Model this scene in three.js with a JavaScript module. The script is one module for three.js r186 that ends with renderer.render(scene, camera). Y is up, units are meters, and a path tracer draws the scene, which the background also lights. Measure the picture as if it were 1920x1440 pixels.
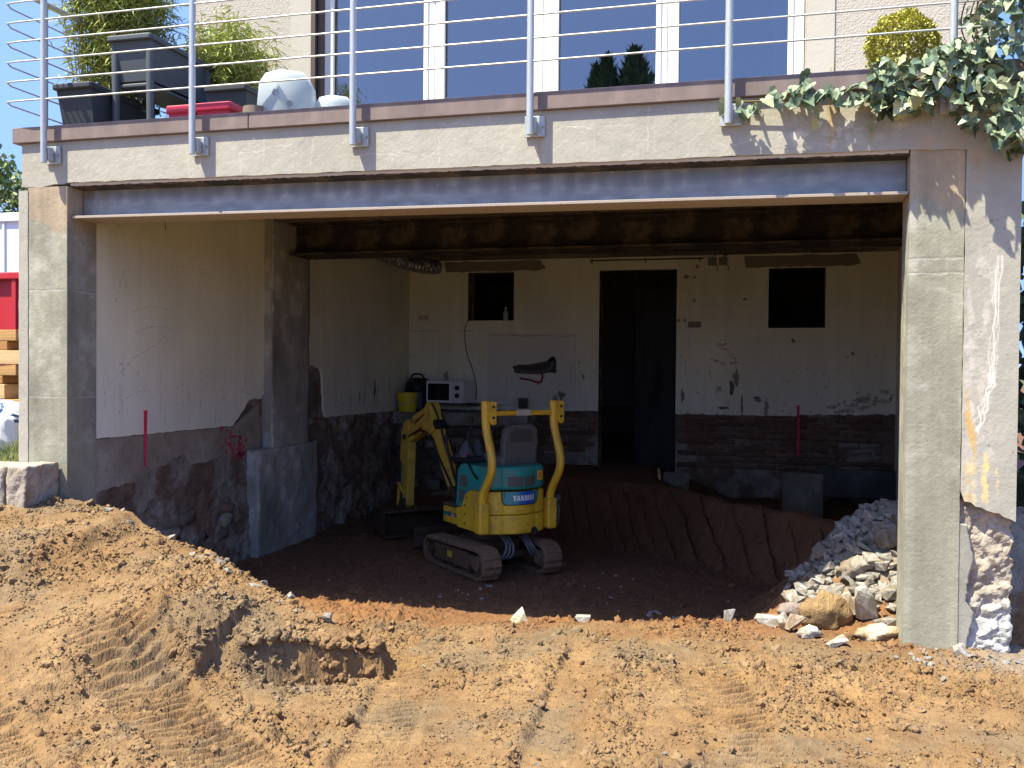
import * as THREE from 'three';
import { RoundedBoxGeometry } from 'three/addons/geometries/RoundedBoxGeometry.js';
import { ConvexGeometry } from 'three/addons/geometries/ConvexGeometry.js';
import { mergeGeometries, mergeVertices } from 'three/addons/utils/BufferGeometryUtils.js';
import { createNoise2D, createNoise3D } from 'simplex-noise';

// ---------- camera, sky, sun, exposure ----------
const R = THREE.MathUtils.degToRad;
const scene = new THREE.Scene();
const camera = new THREE.PerspectiveCamera(44.05, 4 / 3, 0.05, 800);
camera.position.set(0, 1.58, 5.62);
camera.rotation.set(R(-1.03), R(15.2), R(0.5), 'YXZ');
scene.add(camera);
const SUN = new THREE.Vector3(-1.22, 2.66, 1).normalize();
// clear spring sky: pale at the horizon, deep blue above, brighter round the sun
{
  const w = 512, h = 256, d = new Float32Array(w * h * 4), v = new THREE.Vector3();
  for (let j = 0, i = 0; j < h; j++) for (let k = 0; k < w; k++, i += 4) {
    const e = ((j + 0.5) / h - 0.5) * Math.PI, a = ((k + 0.5) / w - 0.5) * 2 * Math.PI; v.set(Math.cos(e) * Math.cos(a), Math.sin(e), Math.cos(e) * Math.sin(a));
    const t = Math.pow(Math.max(0, Math.sin(e)), 0.42), g = Math.acos(Math.min(1, v.dot(SUN))), au = 0.12 * Math.exp(-g * 1.5) + 0.12 * Math.exp(-g * 3.2) + 0.5 * Math.exp(-g * 11);
    d[i] = 0.094 + (0.023 - 0.094) * t + au; d[i + 1] = 0.158 + (0.062 - 0.158) * t + au * 0.98; d[i + 2] = 0.315 + (0.205 - 0.315) * t + au * 0.94; d[i + 3] = 1;
  }
  const sky = new THREE.DataTexture(d, w, h, THREE.RGBAFormat, THREE.FloatType); sky.mapping = THREE.EquirectangularReflectionMapping; sky.magFilter = THREE.LinearFilter; sky.wrapS = THREE.RepeatWrapping; sky.needsUpdate = true; sky.name = 'sky';
  scene.background = sky; scene.environment = sky;
}
const sun = new THREE.DirectionalLight(0xfff7de, 2.0);
sun.name = 'sun'; sun.position.copy(SUN).multiplyScalar(30); sun.target.position.set(-2, 0, 0);
sun.castShadow = true; sun.shadow.mapSize.set(4096, 4096);
Object.assign(sun.shadow.camera, { left: -14, right: 14, top: 14, bottom: -14, near: 1, far: 80 });
scene.add(sun, sun.target);
const renderer = new THREE.WebGLRenderer({ antialias: true });
renderer.toneMapping = THREE.LinearToneMapping;
renderer.toneMappingExposure = 5.7;
renderer.shadowMap.enabled = true;

// ---------- random numbers and noise ----------
function rngOf(s) { return () => { s = (s + 0x6d2b79f5) | 0; let t = Math.imul(s ^ (s >>> 15), 1 | s); t = (t + Math.imul(t ^ (t >>> 7), 61 | t)) ^ t; return ((t ^ (t >>> 14)) >>> 0) / 4294967296; }; }
let rnd = rngOf(7);
const rr = (a, b) => a + (b - a) * rnd();
const n2 = createNoise2D(rngOf(11)), n3 = createNoise3D(rngOf(12));
const clamp = (x, a = 0, b = 1) => Math.min(b, Math.max(a, x));
const sm = (a, b, x) => { const t = clamp((x - a) / (b - a)); return t * t * (3 - 2 * t); };
const mix = (a, b, t) => a + (b - a) * t;
function tab(t, ...pts) {
  if (t <= pts[0][0]) return pts[0][1];
  for (let i = 1; i < pts.length; i++) if (t <= pts[i][0]) { const [a, va] = pts[i - 1], [b, vb] = pts[i]; return va + (vb - va) * (t - a) / (b - a); }
  return pts[pts.length - 1][1];
}
const fb2 = (x, y, o = 4) => { let s = 0, a = 1, t = 0; for (let i = 0; i < o; i++) { s += a * n2(x, y); t += a; a *= 0.5; x = x * 2.03 + 7.1; y = y * 2.03 - 3.7; } return s / t; };
// periodic noise fields (tileable), stored once and sampled by every texture
const FN = 512;
function field(seed, per, oct, sx = 1, sy = 1, gain = 0.55) {
  const out = new Float32Array(FN * FN), r = rngOf(seed); let amp = 1, tot = 0;
  for (let o = 0; o < oct; o++) {
    const px = Math.max(1, Math.round(per * sx)) << o, py = Math.max(1, Math.round(per * sy)) << o;
    if (px > FN || py > FN) break;
    const g = new Float32Array(px * py); for (let i = 0; i < g.length; i++) g[i] = r();
    for (let y = 0; y < FN; y++) {
      const fy = y / FN * py, y0 = Math.floor(fy), ty = fy - y0, wy = ty * ty * (3 - 2 * ty), ya = (y0 % py) * px, yb = ((y0 + 1) % py) * px;
      for (let x = 0; x < FN; x++) {
        const fx = x / FN * px, x0 = Math.floor(fx), tx = fx - x0, wx = tx * tx * (3 - 2 * tx), xa = x0 % px, xb = (x0 + 1) % px;
        const a = g[ya + xa] + (g[ya + xb] - g[ya + xa]) * wx, b = g[yb + xa] + (g[yb + xb] - g[yb + xa]) * wx;
        out[y * FN + x] += amp * (a + (b - a) * wy);
      }
    }
    tot += amp; amp *= gain;
  }
  let lo = 1e9, hi = -1e9; for (const v of out) { lo = Math.min(lo, v); hi = Math.max(hi, v); }
  for (let i = 0; i < out.length; i++) out[i] = (out[i] - lo) / (hi - lo);
  return out;
}
const F = { soft: field(1, 3, 6), mid: field(2, 12, 5), fine: field(3, 48, 4, 1, 1, 0.7), vert: field(4, 16, 4, 1, 0.12), horz: field(5, 8, 5, 0.1, 2), soft2: field(6, 4, 5) };
const at = (f, u, v) => { let x = Math.floor((u - Math.floor(u)) * FN), y = Math.floor((v - Math.floor(v)) * FN); return f[(y & 511) * FN + (x & 511)]; };
// tileable texture of side `m` metres; fn(u, v) gives 0..255 sRGB colour
function tile(n, m, fn, colour = true) {
  const d = new Uint8Array(n * n * 4);
  for (let y = 0, i = 0; y < n; y++) for (let x = 0; x < n; x++, i += 4) { const c = fn(x / n, y / n); if (colour) { d[i] = clamp(c[0], 0, 255); d[i + 1] = clamp(c[1], 0, 255); d[i + 2] = clamp(c[2], 0, 255); } else d[i] = d[i + 1] = d[i + 2] = clamp(c * 255, 0, 255); d[i + 3] = 255; }
  const t = new THREE.DataTexture(d, n, n); t.wrapS = t.wrapT = THREE.RepeatWrapping; t.magFilter = THREE.LinearFilter; t.minFilter = THREE.LinearMipmapLinearFilter; t.generateMipmaps = true;
  if (colour) t.colorSpace = THREE.SRGBColorSpace; t.repeat.set(1 / m, 1 / m); t.needsUpdate = true; return t;
}
// one wall's own picture of its matter: stains, marks, patches; metres, y up
function wallTex(x0, y0, w, h, ppm, base, draw) {
  const c = document.createElement('canvas'); c.width = Math.round(w * ppm); c.height = Math.round(h * ppm);
  const g = c.getContext('2d'), im = g.createImageData(c.width, c.height), d = im.data;
  for (let y = 0, i = 0; y < c.height; y++) for (let x = 0; x < c.width; x++, i += 4) { const q = base(x0 + x / ppm, y0 + (c.height - y) / ppm); d[i] = q[0]; d[i + 1] = q[1]; d[i + 2] = q[2]; d[i + 3] = 255; }
  g.putImageData(im, 0, 0); g.setTransform(ppm, 0, 0, -ppm, -x0 * ppm, (y0 + h) * ppm); g.lineCap = 'round';
  if (draw) draw(g);
  const t = new THREE.CanvasTexture(c); t.colorSpace = THREE.SRGBColorSpace; t.repeat.set(1 / w, 1 / h); t.offset.set(-x0 / w, -y0 / h); t.wrapS = t.wrapT = THREE.RepeatWrapping; return t;
}
const tone = (c, k) => [clamp(c[0] * k, 0, 255), clamp(c[1] * k, 0, 255), clamp(c[2] * k, 0, 255)];
const lerp3 = (a, b, t) => [mix(a[0], b[0], t), mix(a[1], b[1], t), mix(a[2], b[2], t)];
// a ragged blot, for stains and missing paint
function blot(g, x, y, w, h, fill, a = 1, n = 22, rough = 0.45) {
  g.globalAlpha = a; g.fillStyle = fill; g.beginPath();
  for (let i = 0; i <= n; i++) { const t = i / n * Math.PI * 2, k = 1 + (rnd() - 0.5) * 2 * rough; g[i ? 'lineTo' : 'moveTo'](x + Math.cos(t) * w / 2 * k, y + Math.sin(t) * h / 2 * k); }
  g.fill(); g.globalAlpha = 1;
}
function scratch(g, x0, y0, x1, y1, w, col, a = 1, wob = 0.1) {
  g.globalAlpha = a; g.strokeStyle = col; const n = 9; let px = x0, py = y0;
  for (let i = 1; i <= n; i++) { const t = i / n, L = Math.hypot(x1 - x0, y1 - y0); const x = mix(x0, x1, t) + (rnd() - 0.5) * L * wob, y = mix(y0, y1, t) + (rnd() - 0.5) * L * wob; g.lineWidth = w * rr(0.4, 1.3); g.beginPath(); g.moveTo(px, py); g.lineTo(x, y); g.stroke(); px = x; py = y; }
  g.globalAlpha = 1;
}

// ---------- geometry helpers ----------
function clean(g) { if (g.index) g = g.toNonIndexed(); for (const k of Object.keys(g.attributes)) if (!['position', 'normal', 'uv', 'color'].includes(k)) g.deleteAttribute(k); if (!g.attributes.normal) g.computeVertexNormals(); return g; }
// uv in metres, projected along the face's main axis
function muv(g0) {
  const g = clean(g0), p = g.attributes.position, n = g.attributes.normal, uv = new Float32Array(p.count * 2);
  for (let f = 0; f < p.count; f += 3) {
    let ax = 0, ay = 0, az = 0; for (let k = 0; k < 3; k++) { ax += n.getX(f + k); ay += n.getY(f + k); az += n.getZ(f + k); }
    ax = Math.abs(ax); ay = Math.abs(ay); az = Math.abs(az);
    for (let k = 0; k < 3; k++) { const i = f + k, x = p.getX(i), y = p.getY(i), z = p.getZ(i); uv[2 * i] = ax >= ay && ax >= az ? z : x; uv[2 * i + 1] = ay > ax && ay > az ? z : y; }
  }
  g.setAttribute('uv', new THREE.BufferAttribute(uv, 2)); return g;
}
const mg = (list) => list.length === 1 ? clean(list[0]) : mergeGeometries(list.map((g) => { const c = clean(g); if (!c.attributes.uv) muv(c); return c; }));
const mv = (g, x = 0, y = 0, z = 0, rx = 0, ry = 0, rz = 0) => { const m = new THREE.Matrix4().makeRotationFromEuler(new THREE.Euler(rx, ry, rz, 'YXZ')).setPosition(x, y, z); return g.applyMatrix4(m); };
const bx = (w, h, d, x = 0, y = 0, z = 0, rx = 0, ry = 0, rz = 0) => mv(muv(new THREE.BoxGeometry(w, h, d)), x, y, z, rx, ry, rz);
const rb = (w, h, d, r, x = 0, y = 0, z = 0, rx = 0, ry = 0, rz = 0, s = 2) => mv(muv(new RoundedBoxGeometry(w, h, d, s, Math.min(r, w / 2.01, h / 2.01, d / 2.01))), x, y, z, rx, ry, rz);
const b2 = (x0, x1, y0, y1, z0, z1) => bx(x1 - x0, y1 - y0, z1 - z0, (x0 + x1) / 2, (y0 + y1) / 2, (z0 + z1) / 2);
const r2 = (x0, x1, y0, y1, z0, z1, r = 0.01) => rb(x1 - x0, y1 - y0, z1 - z0, r, (x0 + x1) / 2, (y0 + y1) / 2, (z0 + z1) / 2);
const cy = (r0, r1, h, n = 16, open = false) => clean(new THREE.CylinderGeometry(r0, r1, h, n, 1, open));
const V = (x, y, z) => new THREE.Vector3(x, y, z);
function rod(a, b, r, n = 10, r1 = r) { const d = b.clone().sub(a), g = cy(r1, r, d.length(), n); g.applyQuaternion(new THREE.Quaternion().setFromUnitVectors(V(0, 1, 0), d.clone().normalize())); return g.translate((a.x + b.x) / 2, (a.y + b.y) / 2, (a.z + b.z) / 2); }
const tube = (pts, r, seg = 40, n = 8, tens = 0.5) => clean(new THREE.TubeGeometry(new THREE.CatmullRomCurve3(pts.map((p) => p.isVector3 ? p : V(...p)), false, 'centripetal', tens), seg, r, n));
const bentTube = (pts, r, seg, n = 10) => clean(new THREE.TubeGeometry((() => { const c = new THREE.CurvePath(), P = pts.map((p) => V(...p)); let s = P[0]; for (let i = 1; i < P.length; i++) { if (i < P.length - 1) { const a = P[i].clone().lerp(P[i - 1], Math.min(0.45, 0.09 / P[i].distanceTo(P[i - 1]))), b = P[i].clone().lerp(P[i + 1], Math.min(0.45, 0.09 / P[i].distanceTo(P[i + 1]))); c.add(new THREE.LineCurve3(s, a)); c.add(new THREE.QuadraticBezierCurve3(a, P[i], b)); s = b; } else c.add(new THREE.LineCurve3(s, P[i])); } return c; })(), seg, r, n));
const ext = (pts, depth, bevel = 0, holes = []) => { const s = new THREE.Shape(pts.map((p) => new THREE.Vector2(...p))); for (const h of holes) s.holes.push(new THREE.Path(h.map((p) => new THREE.Vector2(...p)))); return muv(clean(new THREE.ExtrudeGeometry(s, { depth: depth - 2 * bevel, bevelEnabled: bevel > 0, bevelThickness: bevel, bevelSize: bevel, bevelOffset: -bevel, bevelSegments: 2, curveSegments: 10 }))).translate(0, 0, bevel); };
const lathe = (pts, n = 28) => clean(new THREE.LatheGeometry(pts.map((p) => new THREE.Vector2(...p)), n));
// rough sheet: a grid over (u, v) metres pushed out by fn
function sheet(w, h, step, fn) {
  const nx = Math.max(2, Math.round(w / step)), ny = Math.max(2, Math.round(h / step)), g = new THREE.PlaneGeometry(w, h, nx, ny).translate(w / 2, h / 2, 0), p = g.attributes.position, uv = g.attributes.uv;
  for (let i = 0; i < p.count; i++) { const u = p.getX(i), v = p.getY(i); uv.setXY(i, u, v); const r = fn(u, v); if (Array.isArray(r)) p.setXYZ(i, ...r); else p.setZ(i, r); }
  g.computeVertexNormals(); return g;
}
// ragged edge between two points, for broken plaster
const ragged = (x0, y0, x1, y1, n, amp) => Array.from({ length: n + 1 }, (_, i) => { const t = i / n, a = i && i < n ? amp : 0; return [mix(x0, x1, t) + (rnd() - 0.5) * a * 0.7, mix(y0, y1, t) + (rnd() - 0.5) * 2 * a]; });

// ---------- scene helpers ----------
const used = {};
const numbered = (n) => { used[n] = (used[n] ?? -1) + 1; return used[n] ? `${n}_${String(used[n]).padStart(3, '0')}` : n; };
function tag(o, label, category, group) { Object.assign(o.userData, { label, category }); if (group) o.userData.group = group; return o; }
const shadow = (m) => { m.castShadow = m.receiveShadow = true; return m; };
function thing(name, label, category, [x, y, z] = [0, 0, 0], turn = 0, group) { const o = new THREE.Group(); o.name = numbered(name); o.position.set(x, y, z); o.rotation.y = turn; scene.add(o); return tag(o, label, category, group); }
function part(name, geo, mat, parent) { const m = shadow(new THREE.Mesh(geo, mat)); m.name = name; parent.add(m); return m; }
function solo(name, geo, mat, label, category, [x, y, z] = [0, 0, 0], turn = 0, group) { const m = shadow(new THREE.Mesh(geo, mat)); m.name = numbered(name); m.position.set(x, y, z); m.rotation.y = turn; scene.add(m); return tag(m, label, category, group); }
function struct(name, geo, mat) { const m = shadow(new THREE.Mesh(geo, mat)); m.name = numbered(name); m.userData.kind = 'structure'; scene.add(m); return m; }
const mat = (o) => new THREE.MeshStandardMaterial({ roughness: 0.9, metalness: 0, ...o });
const phys = (o) => new THREE.MeshPhysicalMaterial({ roughness: 0.9, metalness: 0, ...o });

// ---------- shared surface textures ----------
const bumpFine = tile(512, 0.6, (u, v) => 0.5 * at(F.fine, u, v) + 0.5 * at(F.mid, u, v), false);
const bumpRough = tile(512, 0.8, (u, v) => 0.45 * at(F.mid, u, v) + 0.35 * at(F.fine, u, v) + 0.2 * at(F.soft, u, v), false);
const bumpStucco = tile(512, 0.5, (u, v) => { const a = at(F.mid, u * 2, v * 2), b = at(F.fine, u, v); return clamp(0.75 * Math.abs(a - 0.5) * 2.6 + 0.25 * b); }, false);
const bumpSoil = tile(1024, 0.9, (u, v) => 0.35 * at(F.mid, u, v) + 0.45 * at(F.fine, u * 2, v * 2) + 0.2 * at(F.fine, u * 3 + 0.3, v * 3), false);
const soilTint = tile(1024, 1.7, (u, v) => { const a = at(F.mid, u, v), b = at(F.fine, u * 2, v * 2), c = at(F.soft, u, v); const k = 0.72 + 0.34 * (0.35 * a + 0.4 * b + 0.25 * c); return [255 * k, 252 * k, 247 * k - 6 * a]; });
const concreteMap = tile(1024, 1.7, (u, v) => { const a = at(F.soft, u, v), b = at(F.mid, u, v), c = at(F.vert, u, v), d = at(F.fine, u, v); let k = 0.78 + 0.34 * a * 0.6 + 0.16 * (c - 0.5) + 0.12 * (b - 0.5) + 0.06 * (d - 0.5); const pale = sm(0.62, 0.72, 0.6 * b + 0.4 * a); k += 0.1 * pale; return lerp3([154 * k, 150 * k, 136 * k], [172 * k, 171 * k, 162 * k], a); });
const roughConcrete = tile(512, 0.9, (u, v) => { const a = at(F.mid, u, v), b = at(F.fine, u, v), c = at(F.soft, u, v); const k = 0.7 + 0.4 * (0.4 * a + 0.35 * b + 0.25 * c); return lerp3([192 * k, 178 * k, 158 * k], [214 * k, 212 * k, 208 * k], sm(0.3, 0.7, c)); });
const earthWall = tile(512, 1.1, (u, v) => { const a = at(F.mid, u, v), b = at(F.fine, u, v), c = at(F.soft, u, v); const k = 0.55 + 0.75 * (0.45 * a + 0.3 * b + 0.25 * c); return lerp3([118 * k, 98 * k, 82 * k], [146 * k, 136 * k, 124 * k], sm(0.45, 0.7, at(F.soft2, u, v))); });
const mudMap = tile(512, 0.5, (u, v) => { const a = at(F.mid, u, v), b = at(F.fine, u, v); const k = 0.65 + 0.5 * (0.6 * a + 0.4 * b); return [124 * k, 97 * k, 74 * k]; });
const rustMap = tile(512, 0.9, (u, v) => { const a = at(F.mid, u, v), b = at(F.soft2, u, v), c = at(F.horz, u, v); const k = 0.6 + 0.6 * a; return lerp3([46 * k, 38 * k, 34 * k], [84 * k, 72 * k, 58 * k], sm(0.45, 0.62, 0.6 * b + 0.4 * c)); });
const woodMap = tile(512, 0.8, (u, v) => { const g = at(F.horz, u, v), f = at(F.fine, u * 0.3, v * 2); const k = 0.7 + 0.45 * (0.65 * g + 0.35 * f); return [214 * k, 178 * k, 128 * k]; });

const M = {
  concrete: mat({ map: concreteMap, bumpMap: bumpFine, bumpScale: 0.0025, roughness: 0.92 }),
  roughConcrete: mat({ map: roughConcrete, bumpMap: bumpRough, bumpScale: 0.012, roughness: 0.95 }),
  earthWall: mat({ map: earthWall, bumpMap: bumpRough, bumpScale: 0.015, roughness: 0.97 }),
  stucco: mat({ color: 0xb4aca0, bumpMap: bumpStucco, bumpScale: 0.0035, roughness: 0.93 }),
  render: mat({ color: 0xcfc2b2, bumpMap: bumpFine, bumpScale: 0.004, roughness: 0.93 }),
  coping: mat({ map: tile(512, 1.3, (u, v) => { const k = 0.86 + 0.2 * at(F.mid, u, v) + 0.14 * (at(F.vert, u, v) - 0.5); return [128 * k, 113 * k, 108 * k]; }), roughness: 0.75 }),
  copingTop: mat({ color: 0xb9ad9f, bumpMap: bumpFine, bumpScale: 0.002 }),
  steel: mat({ color: 0xb4b8ba, metalness: 0.85, roughness: 0.38 }),
  galv: mat({ map: tile(512, 0.35, (u, v) => { const k = 0.86 + 0.22 * at(F.mid, u, v); return [190 * k, 194 * k, 190 * k]; }), metalness: 0.45, roughness: 0.45 }),
  rust: mat({ map: rustMap, bumpMap: bumpFine, bumpScale: 0.003, roughness: 0.85, metalness: 0.1 }),
  white: mat({ color: 0xeceae4, roughness: 0.45 }),
  glass: phys({ color: 0x9aa8ad, transmission: 1, thickness: 0, roughness: 0.01, ior: 2.8 }),
  dark: mat({ color: 0x2b2b2c, roughness: 0.7 }),
  black: mat({ color: 0x151516, roughness: 0.55 }),
  wood: mat({ map: woodMap, roughness: 0.8 }),
  mud: mat({ map: mudMap, bumpMap: bumpRough, bumpScale: 0.01, roughness: 0.95 }),
};

// ---------- the ground: dug earth, mound, pit and the land round it, one sheet ----------
const PIT = -0.25;
const zCrest = (x) => tab(x, [-6, -0.25], [-5.3, -0.1], [-4.85, 0.0], [-4.1, 0.08], [-3.7, 0.2], [-3.3, 0.36], [-2.6, 0.74], [-2.05, 0.80]);
const hCrest = (x) => tab(x, [-9, 0.85], [-5.6, 0.74], [-4.9, 0.64], [-4.15, 0.57], [-4.02, 0.46], [-3.7, 0.41], [-3.3, 0.33], [-2.6, 0.19], [-2.35, 0.13], [-2.05, 0.06]);
const TRACKS = [   // ruts pressed by the crawler: points (x, z), half width, tread depth
  { p: [[-0.34, 0.30], [-0.27, 0.75], [-0.14, 1.25], [-0.05, 1.8], [0.1, 2.8]], w: 0.18, d: 0.04, per: 0.062 },
  { p: [[-1.95, 0.30], [-1.86, 0.8], [-1.74, 1.3], [-1.55, 2.0], [-1.45, 2.8]], w: 0.14, d: 0.034, per: 0.055 },
  { p: [[-3.35, 1.45], [-2.9, 1.72], [-2.35, 2.1], [-1.9, 2.35]], w: 0.2, d: 0.036, per: 0.07 },
  { p: [[-4.6, 1.3], [-3.9, 1.9], [-3.0, 2.5], [-2.4, 2.9]], w: 0.16, d: 0.026, per: 0.065 },
  { p: [[-0.95, 0.25], [-0.92, 0.9], [-0.85, 1.6], [-0.8, 2.6]], w: 0.13, d: 0.012, per: 0.06 },
];
for (const t of TRACKS) { t.len = [0]; for (let i = 1; i < t.p.length; i++) t.len.push(t.len[i - 1] + Math.hypot(t.p[i][0] - t.p[i - 1][0], t.p[i][1] - t.p[i - 1][1])); }
function rut(t, x, z) {   // [distance from the middle (signed), length along] of the nearest point
  let best = 1e9, side = 0, s = 0;
  for (let i = 1; i < t.p.length; i++) {
    const [ax, az] = t.p[i - 1], [bx_, bz] = t.p[i], dx = bx_ - ax, dz = bz - az, L2 = dx * dx + dz * dz, k = clamp(((x - ax) * dx + (z - az) * dz) / L2), d = Math.hypot(x - ax - k * dx, z - az - k * dz);
    if (d < best) { best = d; side = Math.sign(dx * (z - az) - dz * (x - ax)) * d; s = t.len[i - 1] + k * Math.sqrt(L2); }
  }
  return [best, s, side];
}
const bankTop = (x) => tab(x, [-3.2, -6.6], [-2.7, -5.6], [-2.2, -5.1], [-1.05, -4.62], [-0.19, -3.45], [0.55, -2.72], [1.5, -2.2]);
const bankW = (x) => tab(x, [-2.5, 1.3], [-1.05, 1.05], [-0.19, 0.6], [0.55, 0.42], [1.5, 0.4]);
function smoothGround(x, z) {   // large shapes only
  const wob = 0.10 * n2(x * 0.9, z * 0.9) + 0.05 * n2(x * 2.6 + 9, z * 2.6);
  // yard in front and the ramp into the pit
  const base = 0.015 + 0.03 * sm(0.2, 1.2, x) + 0.02 * wob - 0.05 * sm(-2.6, -1.95, x) * sm(-0.9, -1.5, x) * sm(2.6, 1.6, z);
  const lip = tab(x, [-2.4, 0.35], [-1.9, 0.1], [-1, -0.1], [0, -0.25], [0.5, -0.3]);
  let yard = mix(PIT, base, sm(lip - 1.0, lip + 0.05, z + wob * 0.5));
  // mound on the left
  const xm = x + wob * 0.25 + 0.02 * n2(x * 6, z * 6), zc = zCrest(xm), hc = hCrest(xm), L = tab(xm, [-6, 3.3], [-4, 2.8], [-3.2, 1.9], [-2.95, 0.9], [-2.72, 0.4], [-2.58, 0.14], [-2, 0.1]), pl = tab(xm, [-4.6, 0], [-3.6, 0.3], [-2.9, 0.5], [-2.5, 0.42], [-2.3, 0.26], [-2.05, 0.04]);
  const d = z - zc;
  let m;
  if (d >= 0) { const t = clamp((d - pl) / L); m = mix(hc, base, L > 0.4 ? sm(0, 1, t) * 0.55 + t * 0.45 : sm(0, 1, t)); m -= 0.03 * sm(0, pl + 0.01, d) * (L < 0.4 ? 1 : 0); }
  else m = Math.max(PIT, hc + d * 1.35 + 0.12 * n2(x * 3, z * 3) * sm(0, -0.3, d));
  const inMound = sm(-1.96, -2.06, xm);
  m += 0.11 * Math.exp(-(((x + 3.0) / 0.55) ** 2) - (((z - 1.2) / 0.5) ** 2)) * (d > 0 ? 1 : 0.2);
  // rut cut along the end of the mound
  { const ax = -2.58, az = 1.30, ux = 0.8, uz = -0.6, q = (x - ax) * ux + (z - az) * uz, o = (x - ax) * 0.6 + (z - az) * 0.8; yard -= 0.11 * sm(-0.05, 0.15, q) * sm(1.0, 0.6, q) * Math.exp(-(((o - 0.03) / 0.15) ** 2)); if (L < 0.4 && d > pl) m = Math.min(m, mix(hc, yard, sm(0, 1, (d - pl) / L))); }
  let h = mix(yard, Math.max(m, z < zc ? PIT : yard), inMound);
  // floor of the room: bank of undug earth at the back
  if (z < -1.2 && x > -4.8 && x < 2) {
    const s = n2(x * 0.9, 3.3) * 0.06, top = bankTop(x) + s, w = bankW(x), t = clamp((top + w - z) / w);
    const behind = 0.34 * sm(top - 0.12, top - 0.7, z) * sm(-1.5, -0.3, x), bank = mix(PIT, 0.3 + 0.025 * n2(x * 1.5, z * 1.5) - behind, t * t * (1.7 - 0.7 * t));
    h = Math.max(h, bank);
  }
  // rubble heap behind the pillar
  if (x > -0.6 && z < 0.3) {
    const k = sm(-0.3, 0.85, x), f = sm(-0.25, -1.2, z) * sm(-2.6, -1.6, z);
    h = Math.max(h, mix(h, 0.64, k * f));
  }
  // land left of the house and far away
  if (x < -4.9 && z < zc) h = Math.max(h, mix(h, hc, sm(-4.95, -5.1, x)));
  const far = Math.max(sm(-8, -14, x), sm(6, 14, x), sm(7, 16, z), sm(-8, -14, z));
  return mix(h, x < 0 ? 0.85 : 0.5, far);
}
function treads(x, z) {   // [height change, how far the earth is pressed flat]
  let h = 0, flat = 0;
  for (const t of TRACKS) {
    const [d, s, side] = rut(t, x, z); if (d > t.w * 1.9) continue;
    const k = 1 - sm(t.w * 0.8, t.w * 1.08, d), ends = sm(0, 0.15, s) * sm(t.len[t.len.length - 1], t.len[t.len.length - 1] - 0.15, s);
    const ph = s + Math.abs(side) * 0.25 + 0.02 * n2(x * 5, z * 5), w = Math.sin(ph / t.per * 2 * Math.PI);
    const worn = 0.7 + 0.3 * sm(-0.3, 0.35, n2(x * 2.2 + 5, z * 2.2));
    h += ends * (k * (-0.018 + t.d * 0.6 * Math.sign(w) * Math.pow(Math.abs(w), 0.6) * worn) + 0.022 * Math.exp(-(((d - t.w * 1.22) / (t.w * 0.22)) ** 2)) * sm(-0.1, 0.7, n2(x * 5, z * 5)));
    flat = Math.max(flat, k * ends);
  }
  return [h, flat];
}
function roughness(x, z) { return 0.3 + 0.68 * sm(-0.3, 0.5, n2(x * 0.8 + 4, z * 0.8 - 2)); }
function ground(x, z) {
  let h = smoothGround(x, z);
  if (x < -8 || x > 4 || z > 6.2 || z < -7) return h;
  const [th, flat] = treads(x, z);
  const rough = roughness(x, z) * (1 - 0.8 * flat), inside = z < -1.1 ? 0.6 : 1;
  const lump = fb2(x * 4.5, z * 4.5, 3), small = n2(x * 21, z * 21), crumb = n2(x * 46, z * 46);
  h += th + inside * rough * (0.034 * lump + 0.012 * Math.pow(Math.abs(small), 1.5) * 2.2 + 0.004 * crumb) + 0.004 * n2(x * 30, z * 30);
  // clods: rounded lumps standing out of the broken earth
  const c = n2(x * 12 + 40, z * 12), c2 = n2(x * 26 - 9, z * 26 + 5); h += inside * rough * (0.03 * sm(0.35, 0.95, c) + 0.010 * sm(0.5, 0.95, c2));
  // cracks and torn edges on the crest
  if (x < -2 && z > -0.3) h -= 0.03 * sm(0.10, 0.0, Math.abs(n2(x * 1.7 + 3, z * 2.3))) * sm(0.0, 0.5, n2(x * 1.3, z * 1.3 + 8));
  // scrape marks of the bucket on the bank
  if (z < -2.0 && z > -6 && x > -2.6 && x < 1.4) {
    const top = bankTop(x), w = bankW(x), t = clamp((top + w - z) / w), on = sm(0.02, 0.2, t) * sm(1.0, 0.85, t);
    const q = (x * 0.86 - z * 0.35 - 0.1 * t) / 0.125 + 0.16 * n2(x * 1.5, z * 1.5), fr = q - Math.floor(q);
    h += on * ((0.08 + 0.03 * n2(x * 2.3, 5)) * (fr * fr - 0.33) + 0.014 * n2(x * 14, z * 9) + 0.01 * n2(x * 31, z * 25)); h += 0.03 * sm(0.3, 0.9, n2(x * 9, z * 9)) * sm(0.0, 0.06, t) * sm(0.3, 0.1, t);
  }
  return h;
}
const EARTH = { tan: 0x8c6d48, pale: 0x997e5b, grey: 0x7c6d57, orange: 0x8a5f3a, wet: 0x775139, turf: 0x5d5c38, dust: 0x9c978d }, EC = new THREE.Color(), EV = {};
for (const k in EARTH) EV[k] = new THREE.Color(EARTH[k]);
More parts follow.
